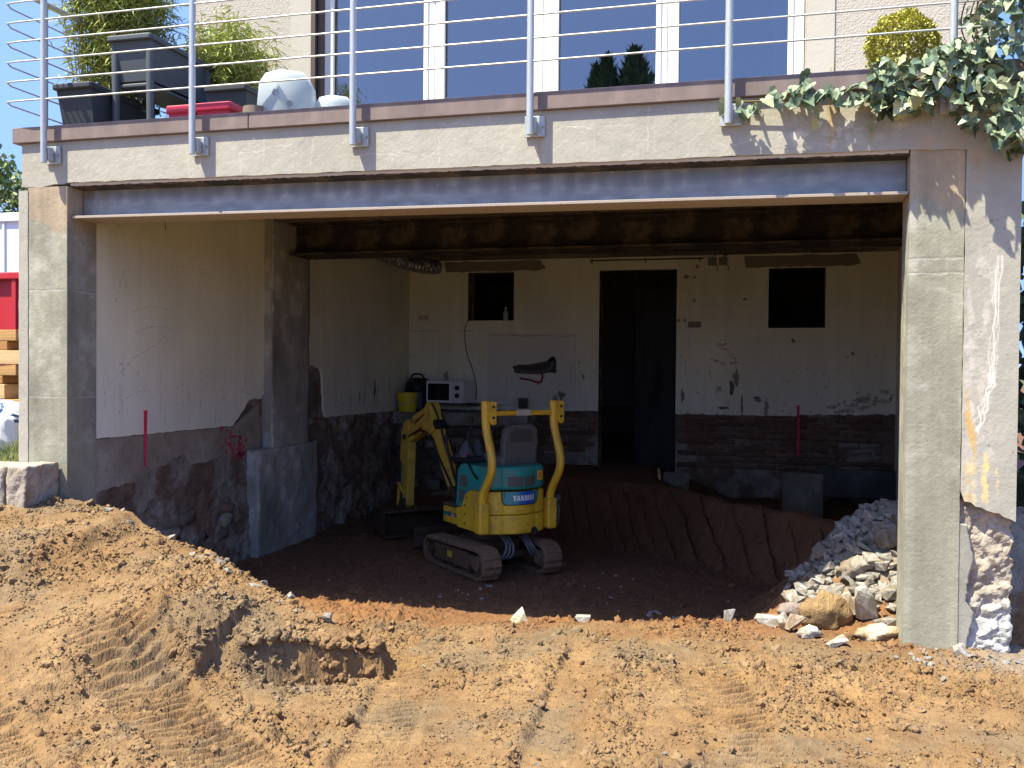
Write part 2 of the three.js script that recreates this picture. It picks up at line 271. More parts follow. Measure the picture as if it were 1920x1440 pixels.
function earth(x, z, h) {   // colour of the soil: dry tan, greyer patches, redder where freshly dug, stone dust under the heap
  const c = EC, a = fb2(x * 1.3, z * 1.3, 3), b = fb2(x * 6, z * 6, 2);
  c.copy(EV.tan).lerp(EV.pale, clamp(0.35 + 0.7 * a)).lerp(EV.grey, 0.6 * sm(0.0, 0.5, fb2(x * 0.9 + 20, z * 0.9, 3) + 0.25 * b));
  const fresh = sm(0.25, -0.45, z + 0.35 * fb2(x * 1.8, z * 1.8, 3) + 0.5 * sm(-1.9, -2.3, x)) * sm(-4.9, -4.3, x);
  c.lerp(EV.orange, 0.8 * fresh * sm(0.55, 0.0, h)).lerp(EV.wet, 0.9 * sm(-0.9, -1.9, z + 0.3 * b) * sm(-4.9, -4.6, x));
  if (x > -0.3 && z < -0.3 && z > -2.4) c.lerp(EV.dust, 0.8 * sm(0.12, 0.35, h + 0.15 * b));
  if (x > 0.6 && z > -0.2 && z < 0.8) c.lerp(EV.dust, 0.55 * sm(0.7, 1.15, x + 0.25 * a) * sm(0.5, 0.1, z + 0.2 * b));
  if (x < -5.2 || x > 3 || z > 6) c.lerp(EV.turf, Math.max(sm(-5.6, -6.2, x) * sm(0.4, -0.2, z), sm(14, 22, x), sm(16, 24, z), sm(-12, -16, x)));
  return c.multiplyScalar(0.94 + 0.14 * b);
}
const axis = (segs) => { const out = []; for (const [a, b, s] of segs) { const n = Math.max(1, Math.round((b - a) / s)); for (let i = 0; i < n; i++) out.push(a + (b - a) * i / n); } out.push(segs[segs.length - 1][1]); return out; };
{
  const X = axis([[-400, -40, 60], [-40, -9, 4], [-9, -5.4, 0.08], [-5.4, -3.6, 0.018], [-3.6, 1.75, 0.0115], [1.75, 3, 0.05], [3, 9, 0.5], [9, 40, 6], [40, 400, 60]]);
  const Z = axis([[-400, -40, 60], [-40, -8, 4], [-8, -5.8, 0.1], [-5.8, -1.3, 0.022], [-1.3, 2.75, 0.0105], [2.75, 4, 0.05], [4, 9, 0.25], [9, 40, 5], [40, 400, 60]]);
  const nx = X.length, nz = Z.length, pos = new Float32Array(nx * nz * 3), col = new Float32Array(nx * nz * 3), uv = new Float32Array(nx * nz * 2), idx = new Uint32Array((nx - 1) * (nz - 1) * 6);
  for (let j = 0, i = 0; j < nz; j++) for (let k = 0; k < nx; k++, i++) {
    const x = X[k], z = Z[j]; pos.set([x, ground(x, z), z], i * 3); uv.set([x, z], i * 2);
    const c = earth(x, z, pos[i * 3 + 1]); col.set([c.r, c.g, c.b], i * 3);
  }
  for (let j = 0, o = 0; j < nz - 1; j++) for (let k = 0; k < nx - 1; k++) { const a = j * nx + k, b = a + 1, d = a + nx, e = d + 1; idx.set([a, d, b, b, d, e], o); o += 6; }
  const g = new THREE.BufferGeometry(); g.setAttribute('position', new THREE.BufferAttribute(pos, 3)); g.setAttribute('color', new THREE.BufferAttribute(col, 3)); g.setAttribute('uv', new THREE.BufferAttribute(uv, 2)); g.setIndex(new THREE.BufferAttribute(idx, 1)); g.computeVertexNormals();
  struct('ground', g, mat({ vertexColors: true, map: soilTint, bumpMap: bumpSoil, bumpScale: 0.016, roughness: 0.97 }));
}

// ---------- the house ----------
const house = thing('house', 'rendered house with balcony above a gutted open basement carried on new concrete pillars', 'house');
const BEIGE = [178, 174, 161];
const bandTex = wallTex(-5.2, 0.6, 6.6, 2.6, 300, (x, y) => {
  const k = 0.93 + 0.1 * (at(F.soft, x / 2.1, y / 2.1) - 0.5) + 0.07 * (at(F.mid, x / 1.1, y / 1.1) - 0.5) + 0.04 * (at(F.fine, x, y) - 0.5); return tone(BEIGE, k);
}, (g) => {
  // hairline cracks, paint runs, white patches
  for (let i = 0; i < 34; i++) { const x = rr(-5, 1), y = rr(2.84, 3.1); scratch(g, x, y, x + rr(-0.5, 0.5), y + rr(-0.04, 0.04), 0.003, rnd() < 0.5 ? '#8d7f72' : '#e6ddd2', rr(0.3, 0.7), 0.08); }
  for (let i = 0; i < 16; i++) { const x = rr(-5, 1); scratch(g, x, rr(2.95, 3.12), x + rr(-0.02, 0.02), rr(2.8, 2.92), 0.006, '#d9d2c4', rr(0.1, 0.35), 0.05); }
  for (let i = 0; i < 50; i++) blot(g, rr(-5.1, -4.2), rr(2.85, 3.05), rr(0.008, 0.03), rr(0.006, 0.02), '#d8d0c2', rr(0.1, 0.3));
  for (const [x, a] of [[0.30, 0.5], [0.33, 0.35], [0.52, 0.3], [-1.36, 0.35]]) for (let i = 0; i < 5; i++) scratch(g, x + rr(-0.015, 0.015), 3.12, x + rr(-0.015, 0.015), rr(2.8, 2.9), 0.012, '#a5782f', a * 0.3, 0.03);
  for (let i = 0; i < 26; i++) blot(g, rr(0.05, 0.7), rr(2.82, 3.0), rr(0.02, 0.1), rr(0.02, 0.07), '#e9e2d6', rr(0.1, 0.3));
  // leg beside the pillar: pale filler, white runs, yellow foam
  for (let i = 0; i < 50; i++) blot(g, rr(1.02, 1.16), rr(1.0, 2.3), rr(0.02, 0.07), rr(0.04, 0.16), '#dfd3c8', rr(0.08, 0.25));
  for (let i = 0; i < 6; i++) scratch(g, 1.2 - i * 0.006, 2.2, 1.17 - i * 0.006, 1.5, 0.006, '#e9e4da', 0.5, 0.04);
  for (let i = 0; i < 5; i++) scratch(g, 1.16, 1.55, 1.06 + i * 0.01, 1.25, 0.007, '#ece7de', 0.5, 0.1);
  for (let i = 0; i < 12; i++) scratch(g, 1.03 + rr(-0.004, 0.004), rr(1.3, 1.5), 1.08 + rr(-0.01, 0.01), rr(1.1, 1.25), 0.008, '#c29f5e', 0.5, 0.06);
  for (let i = 0; i < 40; i++) blot(g, rr(1.03, 1.085), rr(0.86, 1.1), rr(0.01, 0.035), rr(0.02, 0.06), rnd() < 0.6 ? '#d2bf95' : '#bd9f6a', rr(0.25, 0.6));
  for (let i = 0; i < 26; i++) blot(g, 1.13 + rr(-0.012, 0.012), rr(0.86, 1.15), rr(0.008, 0.03), rr(0.02, 0.06), '#dcc186', rr(0.3, 0.8));
  for (let i = 0; i < 10; i++) blot(g, 1.19 + rr(-0.008, 0.008), rr(0.9, 1.05), rr(0.006, 0.015), rr(0.02, 0.05), '#d8bd84', rr(0.3, 0.7));
  for (let i = 0; i < 25; i++) blot(g, rr(1.05, 1.27), rr(0.85, 2.4), rr(0.004, 0.012), rr(0.004, 0.012), '#6b6157', 0.6);
  for (let i = 0; i < 30; i++) blot(g, rr(0.75, 1.07), rr(2.5, 2.86), rr(0.05, 0.12), rr(0.05, 0.1), '#b9a384', 0.25); blot(g, 1.06, 2.7, 0.05, 0.06, '#a9957d', 0.5);
});
M.band = mat({ map: bandTex, bumpMap: bumpRough, bumpScale: 0.004, roughness: 0.95 });
part('fascia', ext([[-5.15, 3.13], [-5.15, 2.83], ...ragged(-4.99, 2.82, -4.765, 2.845, 6, 0.008), ...ragged(-4.76, 2.843, 0.725, 2.795, 90, 0.0035), ...ragged(0.735, 2.79, 1.012, 2.78, 8, 0.003), ...ragged(1.012, 2.7, 1.012, 0.92, 26, 0.006), ...ragged(1.03, 0.87, 1.285, 0.77, 9, 0.012), [1.285, 3.13]], 0.3).translate(0, 0, -0.3), M.band, house);
// lip of old mortar under the fascia, chipped
part('mortar_lip', mg([ext([...ragged(-4.755, 2.842, 0.722, 2.796, 110, 0.0025), ...ragged(0.722, 2.778, -4.755, 2.824, 260, 0.0028)], 0.26).translate(0, 0, -0.275)]), mat({ color: 0xc9bda9, bumpMap: bumpFine, bumpScale: 0.004 }), house);
// coping stones
{ let x = -5.21; const cut = [1.88, 1.93, 2.02, 0.7]; for (const w of cut) { const c = part('coping_stone', r2(x, x + w - 0.004, 3.132, 3.242, -0.34, 0.028, 0.006), M.coping, house); c.position.y = rr(-0.001, 0.001); x += w; } }
// pillars
const pillarTex = (x0, joints, top) => wallTex(x0, -0.5, 0.5, 3.4, 260, (x, y) => {
  const a = at(F.soft, x / 1.1, y / 1.3), b = at(F.mid, x / 0.9, y / 0.9), v = at(F.vert, x / 1.2, y / 2.5); let k = 0.9 + 0.22 * (a - 0.5) + 0.16 * (v - 0.5) + 0.08 * (at(F.fine, x, y) - 0.5);
  const pale = sm(0.42, 0.8, 0.55 * b + 0.45 * at(F.soft2, x / 0.7, y / 0.7)) * (y > 1.0 ? 1 : 0.25); const c = lerp3([158 * k, 156 * k, 138 * k], [184 * k, 183 * k, 168 * k], pale * 0.8);
  const edge = y - top + 0.07 * (at(F.mid, x / 0.9, y / 0.9) - 0.5) + 0.05 * Math.sin(x * 14); return lerp3(c, [182 * k, 163 * k, 136 * k], sm(-0.03, 0.03, edge) * 0.9);
}, (g) => {
  for (const y of joints) { scratch(g, x0, y, x0 + 0.34, y + rr(-0.008, 0.008), 0.004, '#6d6a63', 0.8, 0.02); scratch(g, x0, y - 0.012, x0 + 0.34, y - 0.012, 0.006, '#cfccc4', 0.5, 0.03); }
  for (let i = 0; i < 40; i++) blot(g, x0 + rr(0.35, 0.5), rr(0.4, 2.5), rr(0.04, 0.16), rr(0.05, 0.25), '#6f695f', rr(0.08, 0.2)); for (let i = 0; i < 26; i++) blot(g, x0 + rr(0.01, 0.33), rr(0.2, 2.5), rr(0.003, 0.009), rr(0.003, 0.009), '#55524c', 0.7);
});
const pilL = part('pillar', ext([...ragged(-5.09, 2.82, -5.09, -0.5, 50, 0.003), ...ragged(-4.765, -0.5, -4.765, 2.55, 40, 0.002), [-4.765, 2.82]], 0.3, 0).translate(0, 0, -0.295), mat({ map: pillarTex(-5.1, [2.1, 1.35], 2.55), bumpMap: bumpFine, bumpScale: 0.003, roughness: 0.93 }), house);
pilL.userData.label = 'grey cast concrete pillar at the near corner of the yard bank';
part('old_pier', ext([...ragged(-5.17, 2.80, -5.17, 0.3, 40, 0.006), ...ragged(-5.092, 0.3, -5.092, 2.80, 40, 0.006)], 0.3).translate(0, 0, -0.29), M.band, house);
const pilR = part('pillar', ext([...ragged(0.73, -0.4, 0.73, 2.55, 30, 0.0015).reverse(), ...ragged(0.73, -0.4, 1.0, -0.4, 4, 0), ...ragged(1.008, -0.4, 1.008, 2.79, 60, 0.004), [0.73, 2.79]], 0.29).translate(0, 0, -0.3), mat({ map: pillarTex(0.7, [2.12, 2.2], 2.48), bumpMap: bumpFine, bumpScale: 0.003, roughness: 0.93 }), house);
pilR.userData.label = 'new grey concrete pillar standing in the dug earth by the rubble';
// broken footing under the rendered leg, and concrete that leaked over it
function roughBox(w, h, d, step, amp, f = 9) {
  let g = new THREE.BoxGeometry(w, h, d, Math.ceil(w / step), Math.ceil(h / step), Math.ceil(d / step)); g.deleteAttribute('normal'); g.deleteAttribute('uv'); g = mergeVertices(g, 1e-4); const p = g.attributes.position;
  for (let i = 0; i < p.count; i++) { const x = p.getX(i), y = p.getY(i), z = p.getZ(i); const q = (k) => n3(x * f + k, y * f, z * f) + 0.6 * n3(x * f * 2.7 + k, y * f * 2.7, z * f * 2.7) + 0.35 * n3(x * f * 6 + k, y * f * 6, z * f * 6); p.setXYZ(i, x + amp * q(0), y + amp * 0.6 * q(30), z + amp * q(60)); }
  g.computeVertexNormals(); const n = g.toNonIndexed(); const nn = n.attributes.normal.array.slice(); muv(n); n.setAttribute('normal', new THREE.BufferAttribute(nn, 3)); return n;
}
part('footing', roughBox(0.27, 1.25, 0.27, 0.012, 0.014).translate(1.14, 0.26, -0.185), mat({ map: wallTex(-0.2, -0.7, 0.4, 1.4, 260, (x, y) => { const a = at(F.mid, x, y), b = at(F.fine, x, y), k = 0.72 + 0.4 * (0.5 * a + 0.5 * b); return lerp3(tone([192, 192, 188], k), tone([176, 164, 147], k), sm(-0.05, 0.2, y + 0.25 * (at(F.soft, x, y) - 0.5))); }), bumpMap: bumpRough, bumpScale: 0.012 }), house).userData.label = 'crumbling pale footing where the render has broken off';
part('concrete_spill', ext([[0.99, 0.75], ...ragged(1.05, 0.74, 1.085, 0.55, 6, 0.012), ...ragged(1.06, 0.45, 1.05, 0.32, 6, 0.012), ...ragged(1.09, 0.26, 1.06, 0.12, 5, 0.012), [1.04, -0.2], [0.99, -0.2]], 0.1, 0.008).translate(0, 0, -0.115), M.concrete, house);

// slab, terrace floor
part('floor_slab', b2(-5.13, 1.6, 3.035, 3.118, -6.9, -0.305), M.concrete, house);
const tiles = part('ceiling', b2(-5.1, 1.55, 3.027, 3.0345, -6.6, -0.31), mat({ color: 0x4d4339 }), house);
{
  const ms = [0x7d7160, 0x8d806c, 0x6b5f50].map((c) => mat({ color: c, bumpMap: bumpFine, bumpScale: 0.003 }));
  for (let r = 0; r < 21; r++) { let x = -4.78; const z = -0.33 - r * 0.3; while (x < 1.35) { const w = Math.min(rr(0.35, 0.8), 1.45 - x); part('ceiling_tile', bx(w - 0.014, 0.02, 0.286, x + w / 2, 3.017 + rr(-0.002, 0.002), z - 0.15), ms[Math.floor(rnd() * 3)], tiles); x += w; } }
}
// side wall on the left
const CREAM = [234, 232, 204];
const creamAt = (x, y, s) => { const k = 0.95 + 0.1 * (at(F.soft, x / 2.7 + s, y / 2.7) - 0.5) + 0.06 * (at(F.vert, x / 1.6, y / 1.6 + s) - 0.5) + 0.03 * (at(F.fine, x, y) - 0.5), t = sm(1.75, 1.15, y + 0.35 * (at(F.soft2, x / 2.2, y / 2.2 + s) - 0.5)); return lerp3(tone(CREAM, k), tone([230, 229, 212], k), 0.8 * t); };
const sideTex = wallTex(0, 0.9, 6.7, 2.15, 240, (x, y) => creamAt(x, y, 0.1), (g) => {
  const dots = (x0, y0, x1, y1, bend, n) => { for (let i = 0; i < n; i++) { const t = (i + rnd() * 0.5) / n; blot(g, mix(x0, x1, t), mix(y0, y1, t) + bend * Math.sin(t * Math.PI), rr(0.006, 0.018), rr(0.004, 0.008), '#55483a', rr(0.3, 0.85), 8); } };
  dots(0.62, 1.95, 1.3, 2.0, 0.06, 26); dots(0.75, 1.82, 1.25, 1.86, 0.04, 20); dots(0.7, 1.62, 1.15, 1.82, -0.02, 18); dots(0.45, 1.42, 0.8, 1.66, 0.0, 18); dots(1.0, 2.34, 1.7, 2.40, 0.03, 18); dots(0.45, 2.55, 0.75, 2.75, 0, 12); dots(0.62, 1.30, 0.95, 1.36, 0.03, 14); dots(0.52, 2.05, 0.62, 2.3, 0, 12); dots(0.4, 2.6, 0.55, 2.8, 0, 9);
  for (let i = 0; i < 60; i++) { const x = rr(0.35, 2.6), y = rr(1.02, 1.5); scratch(g, x, y, x + rr(-0.01, 0.01), y + rr(0.03, 0.16), 0.005, '#8b8072', rr(0.1, 0.4), 0.1); }
  for (let i = 0; i < 70; i++) blot(g, rr(0.35, 6.5), rr(1.0, 1.7), rr(0.008, 0.05), rr(0.01, 0.04), rnd() < 0.5 ? '#9a9082' : '#7e7060', rr(0.06, 0.3));
  for (let i = 0; i < 6; i++) scratch(g, 3.9 + i * 0.4, rr(1.3, 1.5), 3.9 + i * 0.4 + rr(-0.03, 0.03), rr(1.05, 1.2), 0.016, '#6d5a48', rr(0.3, 0.7), 0.12);
  blot(g, 5.4, 1.27, 0.06, 0.26, '#6a4a38', 0.8); blot(g, 4.95, 1.2, 0.03, 0.2, '#5e4d3e', 0.7);
  scratch(g, 1.12, 2.74, 1.13, 2.68, 0.01, '#3b332c', 0.9);
});
M.sidePlaster = mat({ map: sideTex, bumpMap: bumpFine, bumpScale: 0.0015, roughness: 0.9 });
const side = part('side_wall', b2(-5.14, -4.80, -0.5, 3.03, -6.9, -0.30), M.earthWall, house);
const onSide = (g) => g.rotateY(Math.PI / 2);
part('plaster', onSide(ext([[0.302, 3.02], ...ragged(0.302, 1.025, 2.15, 1.015, 30, 0.004), ...ragged(2.2, 1.06, 2.38, 1.2, 6, 0.02), ...ragged(2.42, 1.24, 2.66, 1.26, 6, 0.02), ...ragged(2.7, 1.3, 2.72, 3.02, 20, 0.012)], 0.025)).translate(-4.80, 0, 0), M.sidePlaster, side);
part('plaster', onSide(ext([[3.44, 3.02], ...ragged(3.46, 1.62, 3.9, 1.55, 8, 0.03), ...ragged(3.95, 1.5, 4.0, 1.08, 6, 0.03), ...ragged(4.05, 1.0, 6.565, 0.985, 40, 0.005), [6.565, 3.02]], 0.025)).translate(-4.80, 0, 0), M.sidePlaster, side);
// grey render strip and torn masonry below the plaster
part('mortar_strip', onSide(ext([...ragged(0.302, 1.018, 2.16, 1.008, 24, 0.003), ...ragged(2.62, 1.2, 2.66, 0.8, 6, 0.02), ...ragged(2.62, 0.76, 1.5, 0.72, 10, 0.02), ...ragged(1.4, 0.82, 0.9, 0.70, 8, 0.02), ...ragged(0.85, 0.66, 0.302, 0.62, 8, 0.02)], 0.018)).translate(-4.80, 0, 0), mat({ map: tile(512, 1.3, (u, v) => { const a = at(F.mid, u, v), b = at(F.fine, u, v), c = at(F.soft, u, v), k = 0.72 + 0.42 * (0.4 * a + 0.2 * b + 0.4 * c); return lerp3([146 * k, 131 * k, 110 * k], [160 * k, 153 * k, 140 * k], c); }), bumpMap: bumpRough, bumpScale: 0.012, roughness: 0.96 }), side);
part('torn_masonry', onSide(sheet(2.3, 1.5, 0.02, (u, v) => { const s = n2(u * 5, v * 9) * 0.5 + n2(u * 11, v * 16) * 0.3 + n2(u * 30, v * 30) * 0.12; return 0.012 + 0.026 * Math.max(-0.4, s) * sm(1.25, 0.9, v) + 0.05 * sm(1.0, 0.2, v); }).translate(0.30, -0.48, 0)).translate(-4.80, 0, 0), M.earthWall, side);
{
  const ms = [0x7d7064, 0x6b5c50, 0x8d8478, 0x75604f].map((c) => mat({ color: c, bumpMap: bumpRough, bumpScale: 0.012, roughness: 0.96 })), gs = [0, 1, 2, 3].map((k) => roughBox(0.2, 0.11, 0.1, 0.05, 0.016, 8 + k * 3));
  for (let r = 0; r < 9; r++) for (let s = 1.15 + 0.06 * (r % 2); s < 2.35; s += rr(0.16, 0.27)) { const y = 0.62 - r * 0.115 + rr(-0.015, 0.015); if (y > 0.2 + 0.3 * sm(1.0, 1.9, s) || rnd() < 0.66) continue; const o = part('stone', gs[Math.floor(rnd() * 4)], ms[Math.floor(rnd() * 4)], side); o.position.set(-4.79 + rr(-0.015, 0.02), y, -s); o.rotation.set(rr(-0.2, 0.2), Math.PI / 2 + rr(-0.2, 0.2), rr(-0.2, 0.2)); const k = rr(0.7, 1.15); o.scale.set(k, rr(0.7, 1.1), 1); }
  for (let r = 0; r < 7; r++) for (let x = -4.6 + 0.1 * (r % 2); x < -3.05; x += rr(0.2, 0.34)) { if (rnd() < 0.6) continue; const o = part('stone', gs[Math.floor(rnd() * 4)], ms[Math.floor(rnd() * 4)], house); o.position.set(x, 0.72 - r * 0.135 + rr(-0.02, 0.02), -6.12 + rr(-0.03, 0.05) + 0.02 * r); o.rotation.set(rr(-0.2, 0.2), rr(-0.2, 0.2), rr(-0.15, 0.15)); o.scale.set(rr(0.8, 1.4), rr(0.8, 1.2), 1); }
}
// pier under the inner beam, on a wider plinth
part('pier', roughBox(0.125, 2.64, 0.78, 0.04, 0.004, 5).translate(-4.7525, 1.69, -3.09), M.concrete, house);
part('plinth', roughBox(0.16, 1.28, 1.22, 0.035, 0.012, 4).translate(-4.74, 0.13, -3.02), M.concrete, house);

// back wall: base, plaster, bricks
const DOOR = [[-2.15, -0.4], [-2.15, 2.84], [-1.155, 2.84], [-1.155, -0.4]];
const hole = (x0, x1, y0, y1) => [[x0, y0], [x0, y1], [x1, y1], [x1, y0]];
const W1 = hole(-3.94, -3.297, 2.198, 2.842), W2 = hole(-0.03, 0.64, 2.09, 2.83);
const back = part('back_wall', muv(ext([[-5.12, -0.5], [-5.12, 3.03], [1.75, 3.03], [1.75, -0.5]], 0.28, 0, [DOOR, W1, W2])).translate(0, 0, -6.88), mat({ map: earthWall, bumpMap: bumpRough, bumpScale: 0.012 }), house);
const backTex = wallTex(-4.85, 0.9, 6.4, 2.15, 260, (x, y) => creamAt(x, y, 0.6), (g) => {
  const bl = (px, py) => [-4.779 + (px - 768) * 0.00690, 0.983 + (768 - py) * 0.00705];
  // washed patch with a border where a cupboard hung
  g.fillStyle = '#cfc9bd'; g.globalAlpha = 0.55; g.fillRect(-3.65, 1.05, 1.2, 0.98); g.globalAlpha = 1;
  scratch(g, -4.75, 2.06, -4.35, 2.06, 0.008, '#7d715f', 0.6, 0.01); scratch(g, -4.1, 2.06, -3.85, 2.06, 0.008, '#7d715f', 0.6, 0.01);
  scratch(g, -3.6, 2.0, -2.45, 1.99, 0.008, '#7a6e5e', 0.7, 0.01); scratch(g, -2.46, 1.98, -2.45, 1.1, 0.004, '#8f8474', 0.4, 0.01);
  for (let i = 0; i < 140; i++) { const [x, y] = [rr(-4.75, 1.4), rr(1.0, 1.75)]; blot(g, x, y, rr(0.006, 0.04), rr(0.006, 0.05), rnd() < 0.5 ? '#8d8271' : '#a39a8c', rr(0.1, 0.5), 10); }
  for (let i = 0; i < 36; i++) { const x = rr(-4.7, 1.4), y = rr(1.05, 2.0); scratch(g, x, y, x + rr(-0.03, 0.03), y - rr(0.05, 0.3), 0.006, '#8a7d69', rr(0.15, 0.5), 0.1); }
  for (const [px, py, w, h] of [[1402, 700, 12, 26], [1394, 715, 10, 24], [1440, 737, 16, 10], [1455, 752, 8, 34], [1412, 748, 4, 30], [1380, 753, 20, 6], [1306, 733, 8, 24], [846, 703, 10, 22], [1078, 735, 14, 16], [1065, 745, 10, 30], [1120, 700, 5, 12], [1297, 597, 6, 6], [1308, 597, 6, 6], [1325, 562, 6, 6], [1310, 519, 9, 7], [1415, 560, 7, 5], [1500, 634, 8, 8], [1600, 655, 6, 6], [1055, 673, 7, 7], [1330, 500, 6, 8], [1325, 520, 5, 5]]) { const [x, y] = bl(px, py); blot(g, x, y, w * 0.0062, h * 0.0068, '#5a5044', rr(0.55, 0.9)); }
  for (let i = 0; i < 14; i++) { const [x, y] = bl(rr(1345, 1392), rr(640, 690)); scratch(g, x, y, x + rr(0.02, 0.12), y - rr(-0.05, 0.12), 0.014, '#9a7a55', rr(0.15, 0.4), 0.3); }
  for (let i = 0; i < 40; i++) { const t = rnd(), [x, y] = bl(1560 + t * 110, 760 - t * 40 + rr(-12, 12)); blot(g, x, y, rr(0.03, 0.12), rr(0.02, 0.06), '#8c8578', rr(0.4, 0.8)); }
  for (let i = 0; i < 90; i++) { const [x, y] = bl(rr(1290, 1670), 770 + rr(-14, 4)); blot(g, x, y, rr(0.01, 0.06), rr(0.008, 0.02), rnd() < 0.5 ? '#7d7262' : '#efe9dd', rr(0.3, 0.7)); }
  for (let i = 0; i < 12; i++) { const [x, y] = bl(rr(1270, 1292), rr(540, 760)); blot(g, x, y, 0.05, 0.2, '#a58a5e', 0.2); }
});
M.backPlaster = mat({ map: backTex, bumpMap: bumpFine, bumpScale: 0.0015, roughness: 0.9 });
part('plaster', ext([[-4.80, 3.02], ...ragged(-4.80, 0.99, -2.9, 1.01, 24, 0.006), ...ragged(-2.8, 1.015, -2.152, 1.015, 10, 0.006), [-2.15, 2.84], [-1.155, 2.84], ...ragged(-1.155, 1.0, 0.3, 1.0, 26, 0.008), ...ragged(0.35, 1.02, 1.50, 1.045, 24, 0.012), [1.52, 3.02]], 0.024, 0, [W1, W2]).translate(0, 0, -6.598), M.backPlaster, back);
for (const [x0, x1, y0, y1] of [[-4.27, -2.93, 2.852, 2.99], [-0.33, 0.99, 2.842, 2.985]]) part('lintel_render', ext([...ragged(x0, y1, x0 + 0.02, y0, 5, 0.02), ...ragged(x0 + 0.1, y0, x1 - 0.03, y0 + 0.005, 16, 0.01), ...ragged(x1 + 0.06, y0 + 0.03, x1, y1, 5, 0.02), ...ragged(x1 - 0.02, y1, x0 + 0.02, y1, 14, 0.008)], 0.008).translate(0, 0, -6.573), mat({ color: 0x837968, bumpMap: bumpFine, bumpScale: 0.004 }), back);
{
  const ms = [0x6e5445, 0x684d40, 0x735a4b, 0x7a6353, 0x624b40].map((c) => mat({ color: c, bumpMap: bumpRough, bumpScale: 0.008, roughness: 0.95 })), pale = mat({ color: 0x8d857a, bumpMap: bumpRough, bumpScale: 0.008 });
  const geos = [0, 1, 2, 3].map((k) => { const g = roughBox(0.232, 0.062, 0.05, 0.06, 0.0035, 20 + 5 * k); return g; });
  for (let r = 0; r < 9; r++) for (const [xa, xb] of [[-3.3, -2.16], [-1.14, 1.45]]) {
    const y = 0.96 - r * 0.075; let x = xa + (r % 2 ? 0.12 : 0) + rr(0, 0.02);
    if (xa < -3 && r > 6) continue;
    for (; x + 0.22 < xb; x += 0.245) { if (rnd() < 0.06 + 0.05 * Math.max(0, r - 5)) continue; const light = xa > -2 && x > 0.7 && x < 1.2 && r > 3 && r < 7; const b = part('brick', geos[Math.floor(rnd() * 4)], light ? pale : ms[Math.floor(rnd() * 5)], back); b.position.set(x + 0.116, y, -6.605 + rr(-0.012, 0.006)); b.rotation.set(rr(-0.03, 0.03), rr(-0.02, 0.02), rr(-0.02, 0.02)); }
  }
}
// old floor ledge in the back corner, torn off at the front
part('floor_ledge', roughBox(1.86, 0.16, 0.62, 0.03, 0.018, 6).translate(-3.88, 0.90, -6.32), mat({ map: roughConcrete, bumpMap: bumpRough, bumpScale: 0.01 }), house).material.color.setRGB(0.55, 0.53, 0.5);
part('torn_masonry', sheet(1.85, 1.45, 0.025, (u, v) => 0.05 + 0.05 * n2(u * 3.5, v * 5) + 0.02 * n2(u * 9, v * 12) + 0.012 * n2(u * 25, v * 25) + 0.12 * sm(0.9, 0.1, v)).translate(-4.8, -0.5, -6.2), mat({ map: earthWall, bumpMap: bumpRough, bumpScale: 0.015 }), house).material.color.setRGB(0.6, 0.6, 0.62);
part('torn_masonry', onSide(sheet(3.0, 1.5, 0.025, (u, v) => 0.05 + 0.04 * n2(u * 3, v * 4 + 7) + 0.015 * n2(u * 9, v * 12) + 0.012 * n2(u * 25, v * 25)).translate(3.5, -0.5, 0)).translate(-4.82, 0, 0), M.earthWall, house);
// right wall, hidden behind the pillar, and the dark store behind the back wall
part('side_wall', ext([[0.3, -0.5], [0.3, 3.02], [6.6, 3.02], [6.6, -0.5]], 0.1).applyMatrix4(new THREE.Matrix4().makeBasis(V(0.0446, 0, -0.999), V(0, 1, 0), V(0.999, 0, 0.0446)).setPosition(1.165, 0, 0)), mat({ color: 0xe8decb, bumpMap: bumpFine, bumpScale: 0.002 }), house);
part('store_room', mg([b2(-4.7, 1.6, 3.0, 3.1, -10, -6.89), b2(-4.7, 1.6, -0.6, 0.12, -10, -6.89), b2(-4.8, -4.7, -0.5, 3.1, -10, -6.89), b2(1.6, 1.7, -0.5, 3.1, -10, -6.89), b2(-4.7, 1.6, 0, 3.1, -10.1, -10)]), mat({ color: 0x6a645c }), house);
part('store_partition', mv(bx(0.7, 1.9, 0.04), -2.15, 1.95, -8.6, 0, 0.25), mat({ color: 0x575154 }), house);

// upper storey
const UZ = -2.3, WX0 = -4.06, WX1 = 0.235;
part('upper_wall', muv(ext([[-5.28, 3.12], [-5.28, 6.0], [1.6, 6.0], [1.6, 3.12], [WX1, 3.12], [WX1, 5.45], [WX0, 5.45], [WX0, 3.12]], 0.3)).translate(0, 0, UZ - 0.3), M.stucco, house);
part('upper_side_wall', mg([b2(-5.28, -5.0, 3.12, 6.0, -9, UZ - 0.301), b2(1.3, 1.6, 3.12, 6, -9, UZ - 0.301), b2(-5.0, 1.3, 3.12, 6, -9, -8.7)]), M.stucco, house);
for (const [a, b] of [[WX0 - 0.22, WX0 - 0.012], [WX1 + 0.012, WX1 + 0.22]]) part('reveal_band', b2(a, b, 3.12, 5.5, UZ + 0.002, UZ + 0.012), mat({ color: 0xb8b2a5, bumpMap: bumpFine, bumpScale: 0.002 }), house);
part('roof', b2(-5.6, 1.95, 6.003, 6.2, -9.3, UZ + 0.35), mat({ color: 0x6a5f58 }), house);
part('upper_room', mg([b2(-5.0, 1.3, 5.5, 5.6, -8.7, UZ - 0.31), b2(-5.0, 1.3, 3.121, 3.14, -8.7, UZ - 0.31)]), mat({ color: 0x54422f }), house);
